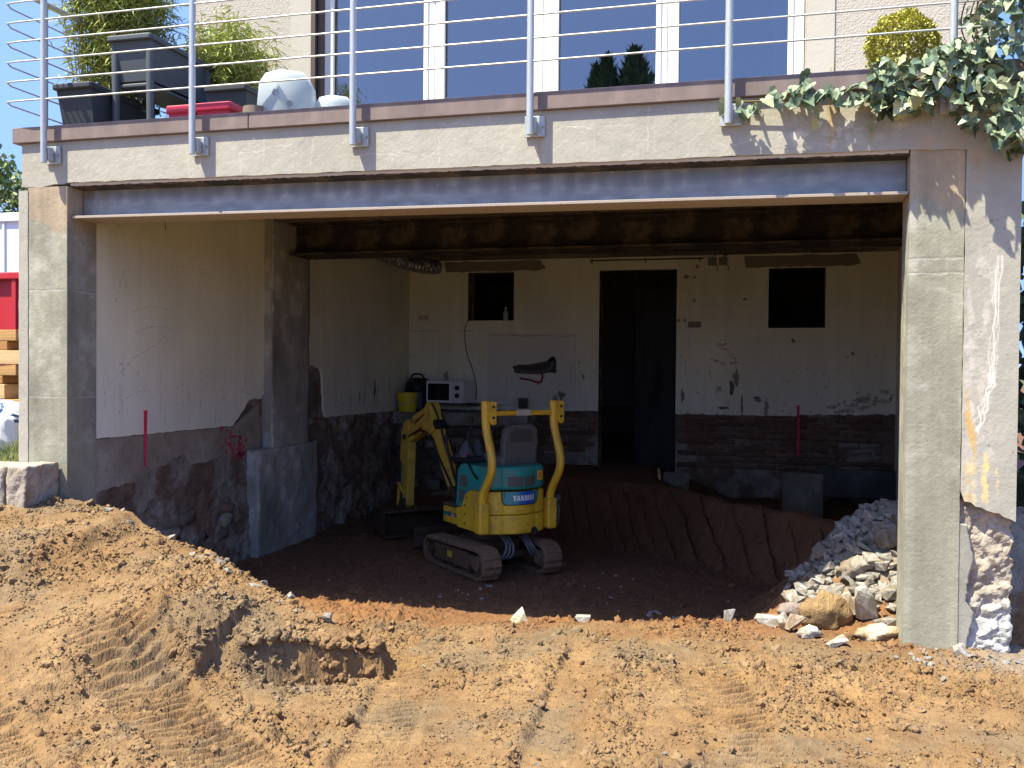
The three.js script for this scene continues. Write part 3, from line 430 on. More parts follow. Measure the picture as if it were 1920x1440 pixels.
part('shutter_rail', mg([b2(WX0 - 0.012, WX0 + 0.03, 3.12, 5.45, UZ - 0.1, UZ + 0.02), b2(WX0 + 0.04, WX0 + 0.07, 3.12, 5.45, UZ - 0.12, UZ - 0.02)]), mat({ color: 0x4c4038, roughness: 0.6 }), house);
const leaf = (x0, x1, l, r, grey) => {
  const z0 = UZ - 0.17, z1 = UZ - 0.1;
  const bars = [r2(x0, x0 + l, 3.122, 5.44, z0, z1, 0.008), r2(x1 - r, x1, 3.122, 5.44, z0, z1, 0.008), r2(x0 + l, x1 - r, 3.122, 3.24, z0, z1, 0.008), r2(x0 + l, x1 - r, 5.33, 5.44, z0, z1, 0.008)];
  for (const [a, b] of [[x0 + l - 0.03, x0 + l + 0.012], [x1 - r - 0.012, x1 - r + 0.03]]) bars.push(r2(a, b, 3.18, 5.38, z1 - 0.02, z1 + 0.014, 0.006));
  const f = part('window', mg(bars), M.white, house); part('pane', b2(x0 + l + 0.002, x1 - r - 0.002, 3.242, 5.328, z0 + 0.03, z0 + 0.036), M.glass, f); return f;
};
leaf(-4.05, -2.92, 0.14, 0.088); leaf(-2.916, -1.93, 0.082, 0.12); leaf(-1.926, -0.862, 0.126, 0.082); leaf(-0.858, 0.23, 0.08, 0.115);
for (const [x, w] of [[-3.72, 0.22], [0.05, 0.13]]) part('curtain', sheet(w, 2.3, 0.02, (u) => 0.02 * Math.sin(u * 55)).translate(x - w / 2, 3.15, UZ - 0.3), phys({ color: 0xd5dde0, roughness: 0.9, transmission: 0.3 }), house);

// steel beam over the opening
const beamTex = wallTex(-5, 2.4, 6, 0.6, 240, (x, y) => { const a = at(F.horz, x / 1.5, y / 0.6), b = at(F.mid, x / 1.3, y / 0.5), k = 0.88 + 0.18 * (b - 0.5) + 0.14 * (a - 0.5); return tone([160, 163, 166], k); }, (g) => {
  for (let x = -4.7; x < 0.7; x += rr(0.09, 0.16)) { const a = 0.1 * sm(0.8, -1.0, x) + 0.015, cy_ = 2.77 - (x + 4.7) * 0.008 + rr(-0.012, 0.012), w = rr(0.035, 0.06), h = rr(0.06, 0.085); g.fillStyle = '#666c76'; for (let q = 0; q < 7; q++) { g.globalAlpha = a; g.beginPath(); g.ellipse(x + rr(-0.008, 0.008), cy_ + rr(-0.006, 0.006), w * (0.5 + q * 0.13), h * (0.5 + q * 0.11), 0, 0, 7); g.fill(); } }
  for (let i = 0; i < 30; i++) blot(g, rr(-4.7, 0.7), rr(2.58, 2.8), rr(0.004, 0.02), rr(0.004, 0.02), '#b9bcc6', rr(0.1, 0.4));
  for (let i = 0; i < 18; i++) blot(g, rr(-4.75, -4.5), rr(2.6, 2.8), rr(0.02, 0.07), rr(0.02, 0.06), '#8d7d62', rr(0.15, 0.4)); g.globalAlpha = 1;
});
{
  const b = thing('steel_beam', 'bluish new steel beam spanning the opening under the balcony fascia', 'steel beam', [-2.015, 2.575, 0]);
  b.rotation.z = -0.0082;
  const w = b2(-2.74, 2.74, 0.0185, 0.2145, -0.165, -0.153); const uv = w.attributes.uv; for (let i = 0; i < uv.count; i++) uv.setXY(i, uv.getX(i) - 2.015, uv.getY(i) + 2.575);
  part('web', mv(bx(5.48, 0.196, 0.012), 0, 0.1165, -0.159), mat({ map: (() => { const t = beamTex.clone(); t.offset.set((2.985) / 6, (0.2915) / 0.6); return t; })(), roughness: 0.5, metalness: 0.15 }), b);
  part('flange', r2(-2.74, 2.74, 0, 0.018, -0.285, -0.03, 0.003), mat({ color: 0xa3978b, bumpMap: bumpFine, bumpScale: 0.002, roughness: 0.7 }), b);
  part('flange', r2(-2.74, 2.74, 0.215, 0.233, -0.285, -0.03, 0.003), M.rust, b).material = mat({ map: rustMap, roughness: 0.8 });
}
{
  const b = thing('steel_beam', 'old rusty brown steel beam deeper inside on the side pier', 'steel beam', [-1.7, 2.685, -3.03]);
  part('web', b2(-2.985, 3.0, 0.021, 0.309, -0.16, -0.145), M.rust, b); part('flange', b2(-2.985, 3.0, 0, 0.02, -0.42, 0), M.rust, b); part('flange', b2(-2.985, 3.0, 0.31, 0.33, -0.3, 0), M.rust, b);
}

// ---------- spray marks ----------
{
  const pink = mat({ color: 0xd8345a, roughness: 0.8 });
  const s1 = solo('spray_mark', onSide(ext([...ragged(0.852, 1.21, 0.866, 0.77, 26, 0.007), ...ragged(0.88, 0.77, 0.895, 1.21, 26, 0.007)], 0.004)).translate(-4.774, 0, 0), pink, 'bright pink vertical spray line on the cream side wall beside the near pillar', 'paint mark');
  s1.name = 'spray_mark';
  const blots = []; for (let i = 0; i < 46; i++) { const s = rr(1.93, 2.38), y = 0.93 - (s - 1.93) * 0.35 + rr(-0.11, 0.1); blots.push(ext(ragged(s, y, s + rr(0.02, 0.05), y + 0.001, 3, 0.012).concat(ragged(s + 0.03, y - rr(0.015, 0.04), s, y - 0.02, 3, 0.01)), 0.003)); }
  solo('spray_mark', onSide(mg(blots)).translate(-4.781, 0, 0), mat({ color: 0xb23a52, roughness: 0.9 }), 'smudged pink sprayed figures on the torn masonry beside the pier', 'paint mark');
  solo('spray_mark', ext([...ragged(0.325, 1.14, 0.335, 0.52, 20, 0.006), ...ragged(0.365, 0.52, 0.355, 1.14, 20, 0.006)], 0.05).translate(0, 0, -6.617), pink, 'pink vertical spray line over plaster and bricks of the back wall', 'paint mark');
}

// ---------- balcony railing ----------
{
  const rail = thing('railing', 'galvanised steel balcony railing with thin horizontal bars', 'railing', [0, 2.98, 0.09]);
  const X = [-4.886, -3.711, -2.557, -1.406, -0.248, 0.921];
  for (const x of X) {
    const p = part('post', mv(cy(0.0215, 0.0215, 1.28, 20), x, 0.63, 0), M.galv, rail);
    part('post_arm', rb(0.05, 0.09, 0.05, 0.004, x + 0.004, 0.055, -0.04), M.galv, p);
    part('mounting_plate', rb(0.125, 0.125, 0.012, 0.003, x + 0.012, 0.055, -0.076), M.galv, p);
    for (const [u, v] of [[-0.045, 0.0], [0.05, 0.0]]) part('bolt', mv(mg([cy(0.009, 0.009, 0.014, 6), mv(cy(0.004, 0.004, 0.026, 8), 0, 0.004, 0)]), x + 0.012 + u, 0.055 + v, -0.064, Math.PI / 2), M.steel, p);
  }
  for (const z of [-0.42, -2.25]) part('post', mv(cy(0.014, 0.014, 1.2, 14), -5.235, 0.67, z), M.galv, rail);
  for (let k = 0; k < 6; k++) { const y = 0.428 + 0.1372 * k; part('rail_bar', bentTube([[1.3, y - 0.004, 0.004], [-5.24, y, 0.004], [-5.24, y, -2.35]], 0.0062, 90, 8), M.galv, rail); }
  part('handrail', bentTube([[1.3, 1.27, 0], [-5.24, 1.27, 0], [-5.24, 1.27, -2.35]], 0.022, 60, 12), M.galv, rail);
}

// ---------- on the terrace ----------
const TY = 3.119;
const ANTH = mat({ color: 0x4a5157, roughness: 0.55 }), ANTHD = mat({ color: 0x30363b, roughness: 0.6 });
function trough(parent, w, d, h, y0, m, taper = 0.86, rim = 0.022) {
  const s = (k, y) => [[-w / 2 * k, -d / 2 * k], [w / 2 * k, -d / 2 * k], [w / 2 * k, d / 2 * k], [-w / 2 * k, d / 2 * k]].map(([a, b]) => V(a, y, b));
  const lo = s(taper, y0), hi = s(0.97, y0 + h), li = s(0.92, y0 + h - 0.05), pos = [];
  const quad = (a, b, c, e) => pos.push(...[a, c, b, a, e, c].flatMap((q) => [q.x, q.y, q.z]));
  for (let i = 0; i < 4; i++) { const j = (i + 1) % 4; quad(lo[i], lo[j], hi[j], hi[i]); quad(hi[i], hi[j], li[j], li[i]); }
  quad(lo[3], lo[2], lo[1], lo[0]);
  const g = new THREE.BufferGeometry(); g.setAttribute('position', new THREE.Float32BufferAttribute(pos, 3)); g.computeVertexNormals(); muv(g);
  const b = part('body', g, m, parent);
  const r = 0.012; part('rim', mg([rb(w + 0.01, rim * 2, 0.024, r, 0, y0 + h - rim, d / 2), rb(w + 0.01, rim * 2, 0.024, r, 0, y0 + h - rim, -d / 2), rb(0.024, rim * 2, d + 0.01, r, w / 2, y0 + h - rim, 0), rb(0.024, rim * 2, d + 0.01, r, -w / 2, y0 + h - rim, 0)]), m, parent);
  part('soil', mv(bx(w * 0.9, 0.02, d * 0.9), 0, y0 + h - 0.06, 0), mat({ color: 0x3a2c22 }), parent);
  return b;
}
{
  const t = thing('raised_planter', 'tall grey plastic planter trough standing on four legs', 'planter', [-4.655, TY, -0.93]);
  trough(t, 0.36, 0.84, 0.33, 0.59, ANTH, 0.84);
  for (const [x, z] of [[-0.15, 0.37], [0.15, 0.37], [-0.15, -0.37], [0.15, -0.37]]) part('leg', mv(cy(0.033, 0.024, 0.86, 12), x, 0.43, z), ANTH, t);
  part('shelf', rb(0.3, 0.03, 0.72, 0.01, 0, 0.56, 0), ANTH, t);
}
{ const t = thing('long_planter', 'low dark planter trough at the railing corner under the bamboo', 'planter', [-5.0, TY, -0.72]); trough(t, 0.32, 0.8, 0.53, 0, ANTHD, 0.72); }
{ const t = thing('long_planter', 'dark planter trough behind the red pots', 'planter', [-3.98, TY, -1.18]); trough(t, 0.34, 0.9, 0.56, 0, ANTHD, 0.8); }
{ const t = thing('long_planter', 'dark planter trough under the raised planter', 'planter', [-4.60, TY, -1.62]); trough(t, 0.34, 0.7, 0.34, 0, ANTHD, 0.8); }
const RED = mat({ color: 0xb01f3f, roughness: 0.5 });
for (const [x, z, w, d, l] of [[-4.005, -0.30, 0.2, 0.2, 'small crimson square pot behind the second railing post'], [-3.74, -0.36, 0.27, 0.34, 'larger crimson plastic pot beside the brown dish']]) { const t = thing('red_pot', l, 'pot', [x, TY, z], 0, 'crimson pots on the balcony edge'); trough(t, w, d, 0.27, 0, RED, 0.8, 0.028); }
solo('plant_dish', lathe([[0, 0], [0.075, 0], [0.085, 0.03], [0.092, 0.24], [0.085, 0.24], [0.078, 0.05], [0, 0.04]], 26), mat({ color: 0x7d6f60, roughness: 0.7 }), 'small round brown pot beside the white containers', 'pot', [-3.47, TY, -0.3]);
{
  const frost = phys({ color: 0xc9d4da, roughness: 0.5, transmission: 0.6, thickness: 0, ior: 1.4 });
  const jar = (x, z, s, l) => { const t = thing('plastic_container', l, 'container', [x, TY, z], 0.2, 'white plastic containers'); t.scale.setScalar(s);
    part('body', lathe([[0, 0], [0.13, 0], [0.15, 0.02], [0.165, 0.2], [0.155, 0.32], [0.12, 0.38], [0, 0.385]], 6), frost, t);
    const fl = []; for (const [px, py, k] of [[-0.02, 0.25, 1], [0.055, 0.19, 0.8]]) for (let i = 0; i < 6; i++) { const a = i / 6 * Math.PI * 2; fl.push(mv(cy(0.008 * k, 0.008 * k, 0.004, 8), px + Math.cos(a) * 0.013 * k, py + Math.sin(a) * 0.013 * k, 0.145, Math.PI / 2)); }
    part('flower_cutout', mg(fl), mat({ color: 0x8a9095 }), t); };
  jar(-3.29, -0.42, 1.28, 'larger frosted white plastic container with flower cut-outs'); jar(-3.02, -0.62, 0.95, 'smaller frosted white container behind the larger one');
}
solo('seed_box', mg([rb(0.2, 0.012, 0.14, 0.003, 0, 0.2, 0, 0.35, 0.2), rb(0.19, 0.12, 0.1, 0.004, 0, 0.13, -0.01, 0.1, 0.2), rb(0.17, 0.09, 0.12, 0.01, 0, 0.045, 0.02)]), mat({ color: 0x8f9a86, roughness: 0.8 }), 'opened carton under the raised planter', 'carton', [-4.33, TY + 0.08, -0.55]);
// bamboo: canes and many narrow leaves
function leafBlade(l, w) { const g = new THREE.BufferGeometry(); g.setAttribute('position', new THREE.Float32BufferAttribute([0, 0, 0, -w / 2, 0.004, l * 0.35, 0, -0.003, l * 0.4, w / 2, 0.004, l * 0.35, 0, -0.012, l], 3)); g.setIndex([0, 1, 2, 0, 2, 3, 1, 4, 2, 2, 4, 3]); g.computeVertexNormals(); return g.toNonIndexed(); }
function manyOf(base, list) {   // one merged mesh of many placed copies
  const n = base.attributes.position.count, P = new Float32Array(n * 3 * list.length), N = new Float32Array(n * 3 * list.length), C = new Float32Array(n * 3 * list.length), v = V(0, 0, 0), nm = new THREE.Matrix3();
  list.forEach(([m, c], k) => { nm.getNormalMatrix(m); for (let i = 0; i < n; i++) { const o = (k * n + i) * 3; v.fromBufferAttribute(base.attributes.position, i).applyMatrix4(m).toArray(P, o); v.fromBufferAttribute(base.attributes.normal, i).applyMatrix3(nm).normalize().toArray(N, o); C[o] = c.r; C[o + 1] = c.g; C[o + 2] = c.b; } });
  const g = new THREE.BufferGeometry(); g.setAttribute('position', new THREE.BufferAttribute(P, 3)); g.setAttribute('normal', new THREE.BufferAttribute(N, 3)); g.setAttribute('color', new THREE.BufferAttribute(C, 3)); return g;
}
const M4 = (x, y, z, rx, ry, rz, s) => new THREE.Matrix4().compose(V(x, y, z), new THREE.Quaternion().setFromEuler(new THREE.Euler(rx, ry, rz, 'YXZ')), V(s, s, s));
const leafMat = (o = {}) => phys({ vertexColors: true, roughness: 0.6, transmission: 0.25, thickness: 0, ior: 1.3, side: THREE.DoubleSide, ...o });
function bamboo(label, x, y, z, w, d, h, n, ll) {
  const t = thing('bamboo', label, 'bamboo', [x, y, z], 0, 'bamboo in the planters'), canes = [], leaves = [];
  for (let i = 0; i < n; i++) {
    const a = rr(-w, w) * 0.7, b = rr(-d, d) * 0.7, hh = h * rr(0.65, 1), tx = a * 1.5 + rr(-0.06, 0.06), tz = b * 1.5 + rr(-0.06, 0.06);
    canes.push(rod(V(a, 0, b), V(tx, hh, tz), 0.005, 5, 0.002));
    for (let k = 0; k < ll; k++) { const s = Math.pow(rnd(), 0.7), y_ = hh * s, ox = rr(-0.1, 0.1), oz = rr(-0.1, 0.1); const c = new THREE.Color().setHSL(rr(0.17, 0.22), rr(0.45, 0.65), rr(0.2, 0.36)); leaves.push([M4(mix(a, tx, s) + ox, y_ + rr(-0.05, 0.05), mix(b, tz, s) + oz, rr(-0.2, 0.9), rr(0, 6.3), rr(-0.5, 0.5), rr(0.7, 1.3)), c]); }
  }
  part('cane', mg(canes), mat({ color: 0x8c8a3c, roughness: 0.6 }), t); part('leaves', manyOf(leafBlade(0.1, 0.013), leaves), leafMat(), t);
}
bamboo('tall dense bamboo in the corner trough behind the railing', -5.12, TY + 0.47, -1.0, 0.30, 0.34, 1.45, 110, 95);
bamboo('looser bamboo standing behind the raised planter', -4.55, TY + 0.3, -1.6, 0.36, 0.3, 1.15, 90, 80);
solo('roller_arm', rod(V(-5.6, 4.75, -0.6), V(-4.9, 4.38, -0.6), 0.03, 10), mat({ color: 0xb7a98c }), 'pale awning arm crossing above the bamboo', 'awning arm');
// clipped box ball in a pot
{
  const t = thing('box_ball', 'round clipped yellow-green box bush behind the coping', 'bush', [0.74, TY, -0.52]), L = [], gl = new THREE.CircleGeometry(0.5, 5).scale(0.7, 1, 1).toNonIndexed();
  for (let i = 0; i < 12000; i++) { const u = rr(-1, 1), a = rr(0, 6.3), s = Math.sqrt(1 - u * u), k = 0.205 * (0.8 + 0.2 * Math.pow(rnd(), 0.5)) * (1 + 0.09 * n3(u * 2.2, Math.cos(a) * 2.2 * s, Math.sin(a) * 2.2 * s) + 0.06 * n3(u * 7, Math.cos(a) * 7 * s, Math.sin(a) * 7 * s)); const c = new THREE.Color().setHSL(rr(0.13, 0.19), rr(0.6, 0.8), rr(0.17, 0.36)); L.push([M4(Math.cos(a) * s * k, 0.40 + u * k * (u < 0 ? 1.15 : 1), Math.sin(a) * s * k, rr(-1.5, 1.5), rr(0, 6.3), rr(-1, 1), rr(0.012, 0.022)), c]); }
  part('leaves', manyOf(gl, L), leafMat({ roughness: 0.5 }), t);
  part('stem', mv(cy(0.014, 0.02, 0.36, 8), 0, 0.2, 0), mat({ color: 0x4d3a28 }), t); part('pot', lathe([[0, 0], [0.1, 0], [0.13, 0.18], [0.12, 0.18], [0, 0.16]], 20), ANTHD, t);
}
solo('dry_stem', mg([rod(V(0, 0, 0), V(0.01, 0.3, 0), 0.003, 5), rod(V(0.01, 0, 0), V(-0.01, 0.24, 0.01), 0.003, 5), rod(V(-0.01, 0, 0), V(0.018, 0.19, 0), 0.003, 5)]), mat({ color: 0xb79f72 }), 'few dry plant stalks standing behind the coping', 'stalks', [0.33, TY, -0.3]);
// ivy: leaves with lobes on stems that hang over the coping
{
  const t = thing('ivy', 'dark glossy ivy climbing the railing and hanging over the coping', 'ivy', [0, TY, 0]);
  const half = [[0, 0], [0.16, -0.13], [0.36, -0.1], [0.46, 0.06], [0.43, 0.24], [0.47, 0.38], [0.32, 0.5], [0.2, 0.72], [0.08, 0.92], [0, 1]];
  const leafG = (k) => { const pos = []; for (const s of [1, -1]) for (let i = 1; i < half.length - 1; i++) { const q = ([x, y]) => [s * x, y, (0.2 + 0.12 * k) * x * x * 3 - 0.2 * y * y * k]; const a = [0, 0.22, -0.02], b = q(half[i]), c = q(half[i + 1]); pos.push(...a, ...(s > 0 ? b : c), ...(s > 0 ? c : b)); if (i === 1) { const o = [0, 0, 0]; pos.push(...a, ...(s > 0 ? o : b), ...(s > 0 ? b : o)); } } const g = new THREE.BufferGeometry(); g.setAttribute('position', new THREE.Float32BufferAttribute(pos, 3)); g.computeVertexNormals(); return g; };
  const geos = [leafG(0.2), leafG(0.7), leafG(1.2)], gm = ['#70826a', '#88977c', '#9fab88', '#5a705a', '#b5ba92'].map((c) => phys({ color: c, roughness: 0.33, transmission: 0.15, thickness: 0, ior: 1.45, side: THREE.DoubleSide })), spots = [];
  const put = (x, y, z, s, dn = 0.4) => spots.push([x, y, z, s, dn]);
  for (let i = 0; i < 800; i++) { const y = rr(-0.36, 0.85), w = tab(y, [-0.4, 0.12], [-0.2, 0.36], [0, 0.5], [0.12, 0.5], [0.3, 0.36], [0.8, 0.32]); put(1.32 - w * Math.pow(rnd(), 0.8) + rr(-0.02, 0.14), y - 0.02, rr(-0.1, 0.22) + (y < 0 ? 0.06 : 0), rr(0.035, 0.07)); }
  for (let i = 0; i < 280; i++) { const x = rr(0.52, 1.1); put(x, rr(-0.12, 0.14) + (x > 0.8 ? 0.05 : -0.02), rr(0.03, 0.2), rr(0.04, 0.075)); }
  for (let i = 0; i < 72; i++) { const x = rr(-0.2, 0.62), dip = 0.05 * Math.sin(x * 9); put(x, rr(-0.07, 0.02) + dip * 0.4 + (x > 0.4 ? 0.02 : 0), rr(0.03, 0.12), rr(0.045, 0.08)); }
  for (const [x, y] of [[0.17, 0.08], [0.16, 0.12], [0.19, 0.05], [0.22, -0.12], [0.24, -0.16], [0.52, -0.18], [0.56, -0.14], [-0.27, 0.0], [-0.27, -0.04]]) put(x, y, 0.08, 0.06);
  const sorted = spots.map((s) => [s, -s[2] - s[3]]).sort((a, b) => a[1] - b[1]).map((q) => q[0]), rest = [];
  sorted.forEach(([x, y, z, s], i) => { const rx = -rr(0.1, 1.1) + (rnd() < 0.2 ? 1.2 : 0), ry = rr(-1.3, 1.3), rz = Math.PI + rr(-1.2, 1.2), k = Math.floor(rnd() * 3), m = Math.floor(Math.pow(rnd(), 1.3) * 5);
    if (i < 300) { const l = part('leaf', geos[k], gm[m], t); l.position.set(x, y, z); l.rotation.set(rx, ry, rz, 'YXZ'); l.scale.setScalar(s * 1.15); } else rest.push([M4(x, y, z, rx, ry, rz, s * 1.15), gm[m].color]); });
  const f = part('foliage', manyOf(geos[1], rest), leafMat({ roughness: 0.42 }), t); f.userData.kind = 'stuff';
  const st = []; for (let k = 0; k < 5; k++) { const x0 = 1.3 - k * 0.03; st.push(tube([[x0, -0.3 + k * 0.02, 0.05], [x0 - 0.1, 0.0, 0.08 + 0.01 * k], [x0 - 0.2 + rr(-0.1, 0.1), 0.3, 0.06], [x0 - 0.1, 0.75, 0.04]], 0.004, 24, 5)); }
  st.push(tube([[1.1, 0.05, 0.1], [0.6, 0.0, 0.08], [0.2, -0.03, 0.06], [-0.25, -0.02, 0.05]], 0.006, 40, 5), tube([[0.2, -0.03, 0.06], [0.17, 0.05, 0.07], [0.165, 0.11, 0.07]], 0.004, 12, 5));
  part('stem', mg(st), mat({ color: 0x6b5a3c }), t);
}

// ---------- left of the house ----------
{
  const k = thing('kerb_block', 'weathered broken concrete step beside the left pillar', 'concrete block', [0, 0, 0]);
  part('block', roughBox(1.9, 0.42, 0.34, 0.03, 0.008, 5).translate(-5.95, 0.66, 0.16), M.roughConcrete, k).material = mat({ map: roughConcrete, bumpMap: bumpRough, bumpScale: 0.012 });
  part('block_end', roughBox(0.16, 0.4, 0.3, 0.02, 0.008, 7).translate(-4.905, 0.68, 0.17), k.children[0].material, k); k.children[0].material.color.setRGB(0.62, 0.55, 0.47);
}
{
  const L = [], g = leafBlade(0.2, 0.008); for (let i = 0; i < 900; i++) { const x = rr(-7.2, -5.32), z = rr(-1.4, 0.0); L.push([M4(x, ground(x, z) - 0.005, z, -rr(0.9, 1.5), rr(0, 6.3), 0, rr(0.4, 1.1)), new THREE.Color().setHSL(rr(0.17, 0.27), rr(0.35, 0.6), rr(0.18, 0.36))]); }
  const m = shadow(new THREE.Mesh(manyOf(g, L), leafMat())); m.name = 'grass'; m.userData.kind = 'stuff'; scene.add(tag(m, 'tufts of green grass beside the left pillar', 'grass'));
}
{
  const c = document.createElement('canvas'); c.width = c.height = 256; const q = c.getContext('2d'); q.fillStyle = '#e9eaec'; q.fillRect(0, 0, 256, 256); q.strokeStyle = q.fillStyle = '#2f5488'; q.lineWidth = 13;
  q.beginPath(); q.arc(128, 96, 70, 0.15, Math.PI - 0.15); q.stroke(); q.beginPath(); q.arc(128, 96, 98, 0.25, Math.PI - 0.25); q.stroke(); q.beginPath(); q.arc(128, 120, 100, Math.PI + 0.3, -0.3); q.stroke(); q.font = 'bold 34px sans-serif'; q.textAlign = 'center'; q.fillText('FUMEL', 128, 118); q.font = 'bold 26px sans-serif'; q.fillText('NATURE', 128, 196);
  const tx = new THREE.CanvasTexture(c); tx.colorSpace = THREE.SRGBColorSpace; tx.wrapS = tx.wrapT = THREE.RepeatWrapping; tx.repeat.set(1 / 0.62, 1 / 0.45); tx.offset.set(0.35, 0.1);
  const g = new THREE.SphereGeometry(0.5, 40, 28); const p = g.attributes.position; for (let i = 0; i < p.count; i++) { const x = p.getX(i), y = p.getY(i), z = p.getZ(i), s = (v) => Math.sign(v) * Math.pow(Math.abs(v) * 2, 0.55) / 2; p.setXYZ(i, s(x) * 0.95 + 0.02 * n3(x * 6, y * 6, z * 6), s(y) * 0.5 + 0.02 * n3(x * 5, y * 5 + 9, z * 5), s(z) * 0.5 + 0.025 * n3(x * 5, y * 5, z * 5 + 4)); } g.computeVertexNormals();
  solo('cement_bag', muv(g), mat({ map: tx, roughness: 0.6 }), 'white sack with blue print lying by the timber stack', 'sack', [-6.98, 0.98, -1.5], 0.2);
}
{
  const tones = [0xffffff, 0xe0cfb4, 0xc9b090].map((c) => mat({ map: woodMap, color: c, roughness: 0.8 })); let i = 0;
  for (let r = 0; r < 9; r++) for (let k = 0; k < 2; k++) { const h = [0.09, 0.14, 0.1, 0.16, 0.09, 0.12, 0.15, 0.1, 0.12][r], y = 0.86 + [0, 0.09, 0.23, 0.33, 0.49, 0.58, 0.70, 0.85, 0.95][r]; const x1 = -7.74 + rr(-0.12, 0.08) + (k ? 0.04 : 0); solo('timber_beam', rb(rr(2.0, 2.6), h - 0.004, 0.24, 0.006, -1.15, h / 2, 0), tones[i++ % 3], r === 8 && !k ? 'topmost front beam of the timber stack beside the house' : 'sawn timber beam stacked crosswise beside the house', 'timber', [x1 + rr(-0.02, 0.02), y, -2.85 - k * 0.28], rr(-0.04, 0.05), 'timber stacked left of the house'); }
}
{
  const c = thing('red_container', 'red steel skip container behind the timber stack', 'container', [-12.7, 0.85, -6.4]); const red = mat({ color: 0xb3202a, roughness: 0.55 });
  part('body', b2(-2, 2, 0.1, 2.0, -1, 0.3), red, c); for (let i = 0; i < 9; i++) part('rib', r2(-2 + i * 0.48, -1.92 + i * 0.48, 0.1, 1.98, 0.3, 0.38, 0.01), red, c); part('rim', r2(-2.05, 2.05, 1.96, 2.07, -1.05, 0.4, 0.02), red, c); part('skid', mg([b2(-2, 2, 0, 0.1, -0.8, -0.6), b2(-2, 2, 0, 0.1, 0, 0.2)]), M.black, c);
}
{
  const c = thing('white_shed', 'white metal site cabin rising behind the red container', 'cabin', [-16.2, 0.85, -9.6]); const w = mat({ color: 0xdfe6ea, roughness: 0.5 });
  part('wall', b2(-3, 3, 0, 3.45, -2.5, 0), w, c); part('roof_edge', r2(-3.05, 3.05, 3.45, 3.62, -2.55, 0.06, 0.02), mat({ color: 0xeef2f4, roughness: 0.5 }), c); for (let i = 0; i < 12; i++) part('panel_rib', r2(-2.95 + i * 0.53, -2.9 + i * 0.53, 0, 3.45, 0.0, 0.035, 0.008), w, c);
}
// trees: tapered trunk, limbs, loose leaf crown
function tree(name, label, group, x, y, z, h, wr, n, hue, sparse) {
  const t = thing(name, label, 'tree', [x, y, z], 0, group), wood = [rod(V(0, -0.2, 0), V(0, h * 0.75, 0), 0.03 * h * 0.5, 8, 0.01 * h * 0.4)], L = [], tips = [];
  for (let i = 0; i < 26; i++) { const s = rr(0.25, 0.9), a = rr(0, 6.3), r = wr * (1.1 - 0.6 * s) * rr(0.5, 1), b = V(0, h * s * 0.8, 0), e = V(Math.cos(a) * r, h * s * 0.8 + rr(0.1, 0.3) * h * 0.5, Math.sin(a) * r); wood.push(rod(b, e, 0.012 * h * 0.4, 5, 0.003)); tips.push([b, e]); }
  for (let i = 0; i < n; i++) { const [b, e] = tips[Math.floor(rnd() * tips.length)], k = Math.pow(rnd(), 0.5) * 1.1, q = b.clone().lerp(e, k); L.push([M4(q.x + rr(-sparse, sparse), q.y + rr(-sparse, sparse), q.z + rr(-sparse, sparse), rr(-1.5, 1.5), rr(0, 6.3), rr(-1, 1), rr(0.6, 1.4)), new THREE.Color().setHSL(rr(hue - 0.03, hue + 0.04), rr(0.3, 0.5), rr(0.12, 0.3))]); }
  part('trunk', mg(wood), mat({ color: 0x5b4a3a }), t); part('crown', manyOf(new THREE.CircleGeometry(0.11, 5).scale(0.6, 1, 1).toNonIndexed(), L), leafMat(), t);
}
tree('leafy_tree', 'tall pale spring tree far behind the white cabin', 'trees behind the cabin', -27, 0.85, -24, 9.6, 3.2, 5200, 0.22, 0.5);
tree('leafy_tree', 'smaller bushy tree at the foot of the tall pale one', 'trees behind the cabin', -24.5, 0.85, -23, 6.2, 2.4, 4200, 0.2, 0.4);
// conifers behind the viewer, mirrored in the window
function conifer(x, z, h, w, label) {
  const t = thing('conifer', label, 'conifer', [x, 0.4, z], 0, 'conifers reflected in the window'), L = [];
  for (let i = 0; i < 5200; i++) { const s = rnd(), r = w * Math.min(1, Math.pow((1 - s) * h / 1.3, 0.8)) * (0.75 + 0.3 * rnd()) * (1 + 0.15 * n3(x, s * 9, i % 7)), a = rr(0, 6.3); L.push([M4(Math.cos(a) * r, s * h, Math.sin(a) * r, -1.2 + rr(-0.4, 0.4), -a + Math.PI / 2, 0, rr(1.2, 2.2) * w), new THREE.Color().setHSL(rr(0.25, 0.33), rr(0.25, 0.4), rr(0.07, 0.15))]); }
  part('crown', manyOf(leafBlade(0.3, 0.12), L), leafMat({ transmission: 0.05 }), t); part('trunk', mv(cy(0.05, 0.16, h * 0.95, 8), 0, h * 0.45, 0), mat({ color: 0x4a3828 }), t);
}
conifer(-4.5, 14.2, 9.0, 0.42, 'leftmost slim dark conifer mirrored in the third window pane');
conifer(-4.14, 13.9, 9.1, 0.46, 'middle dark conifer of the three mirrored in the window');
conifer(-3.45, 14, 9.25, 0.55, 'stoutest dark conifer standing apart in the window reflection');

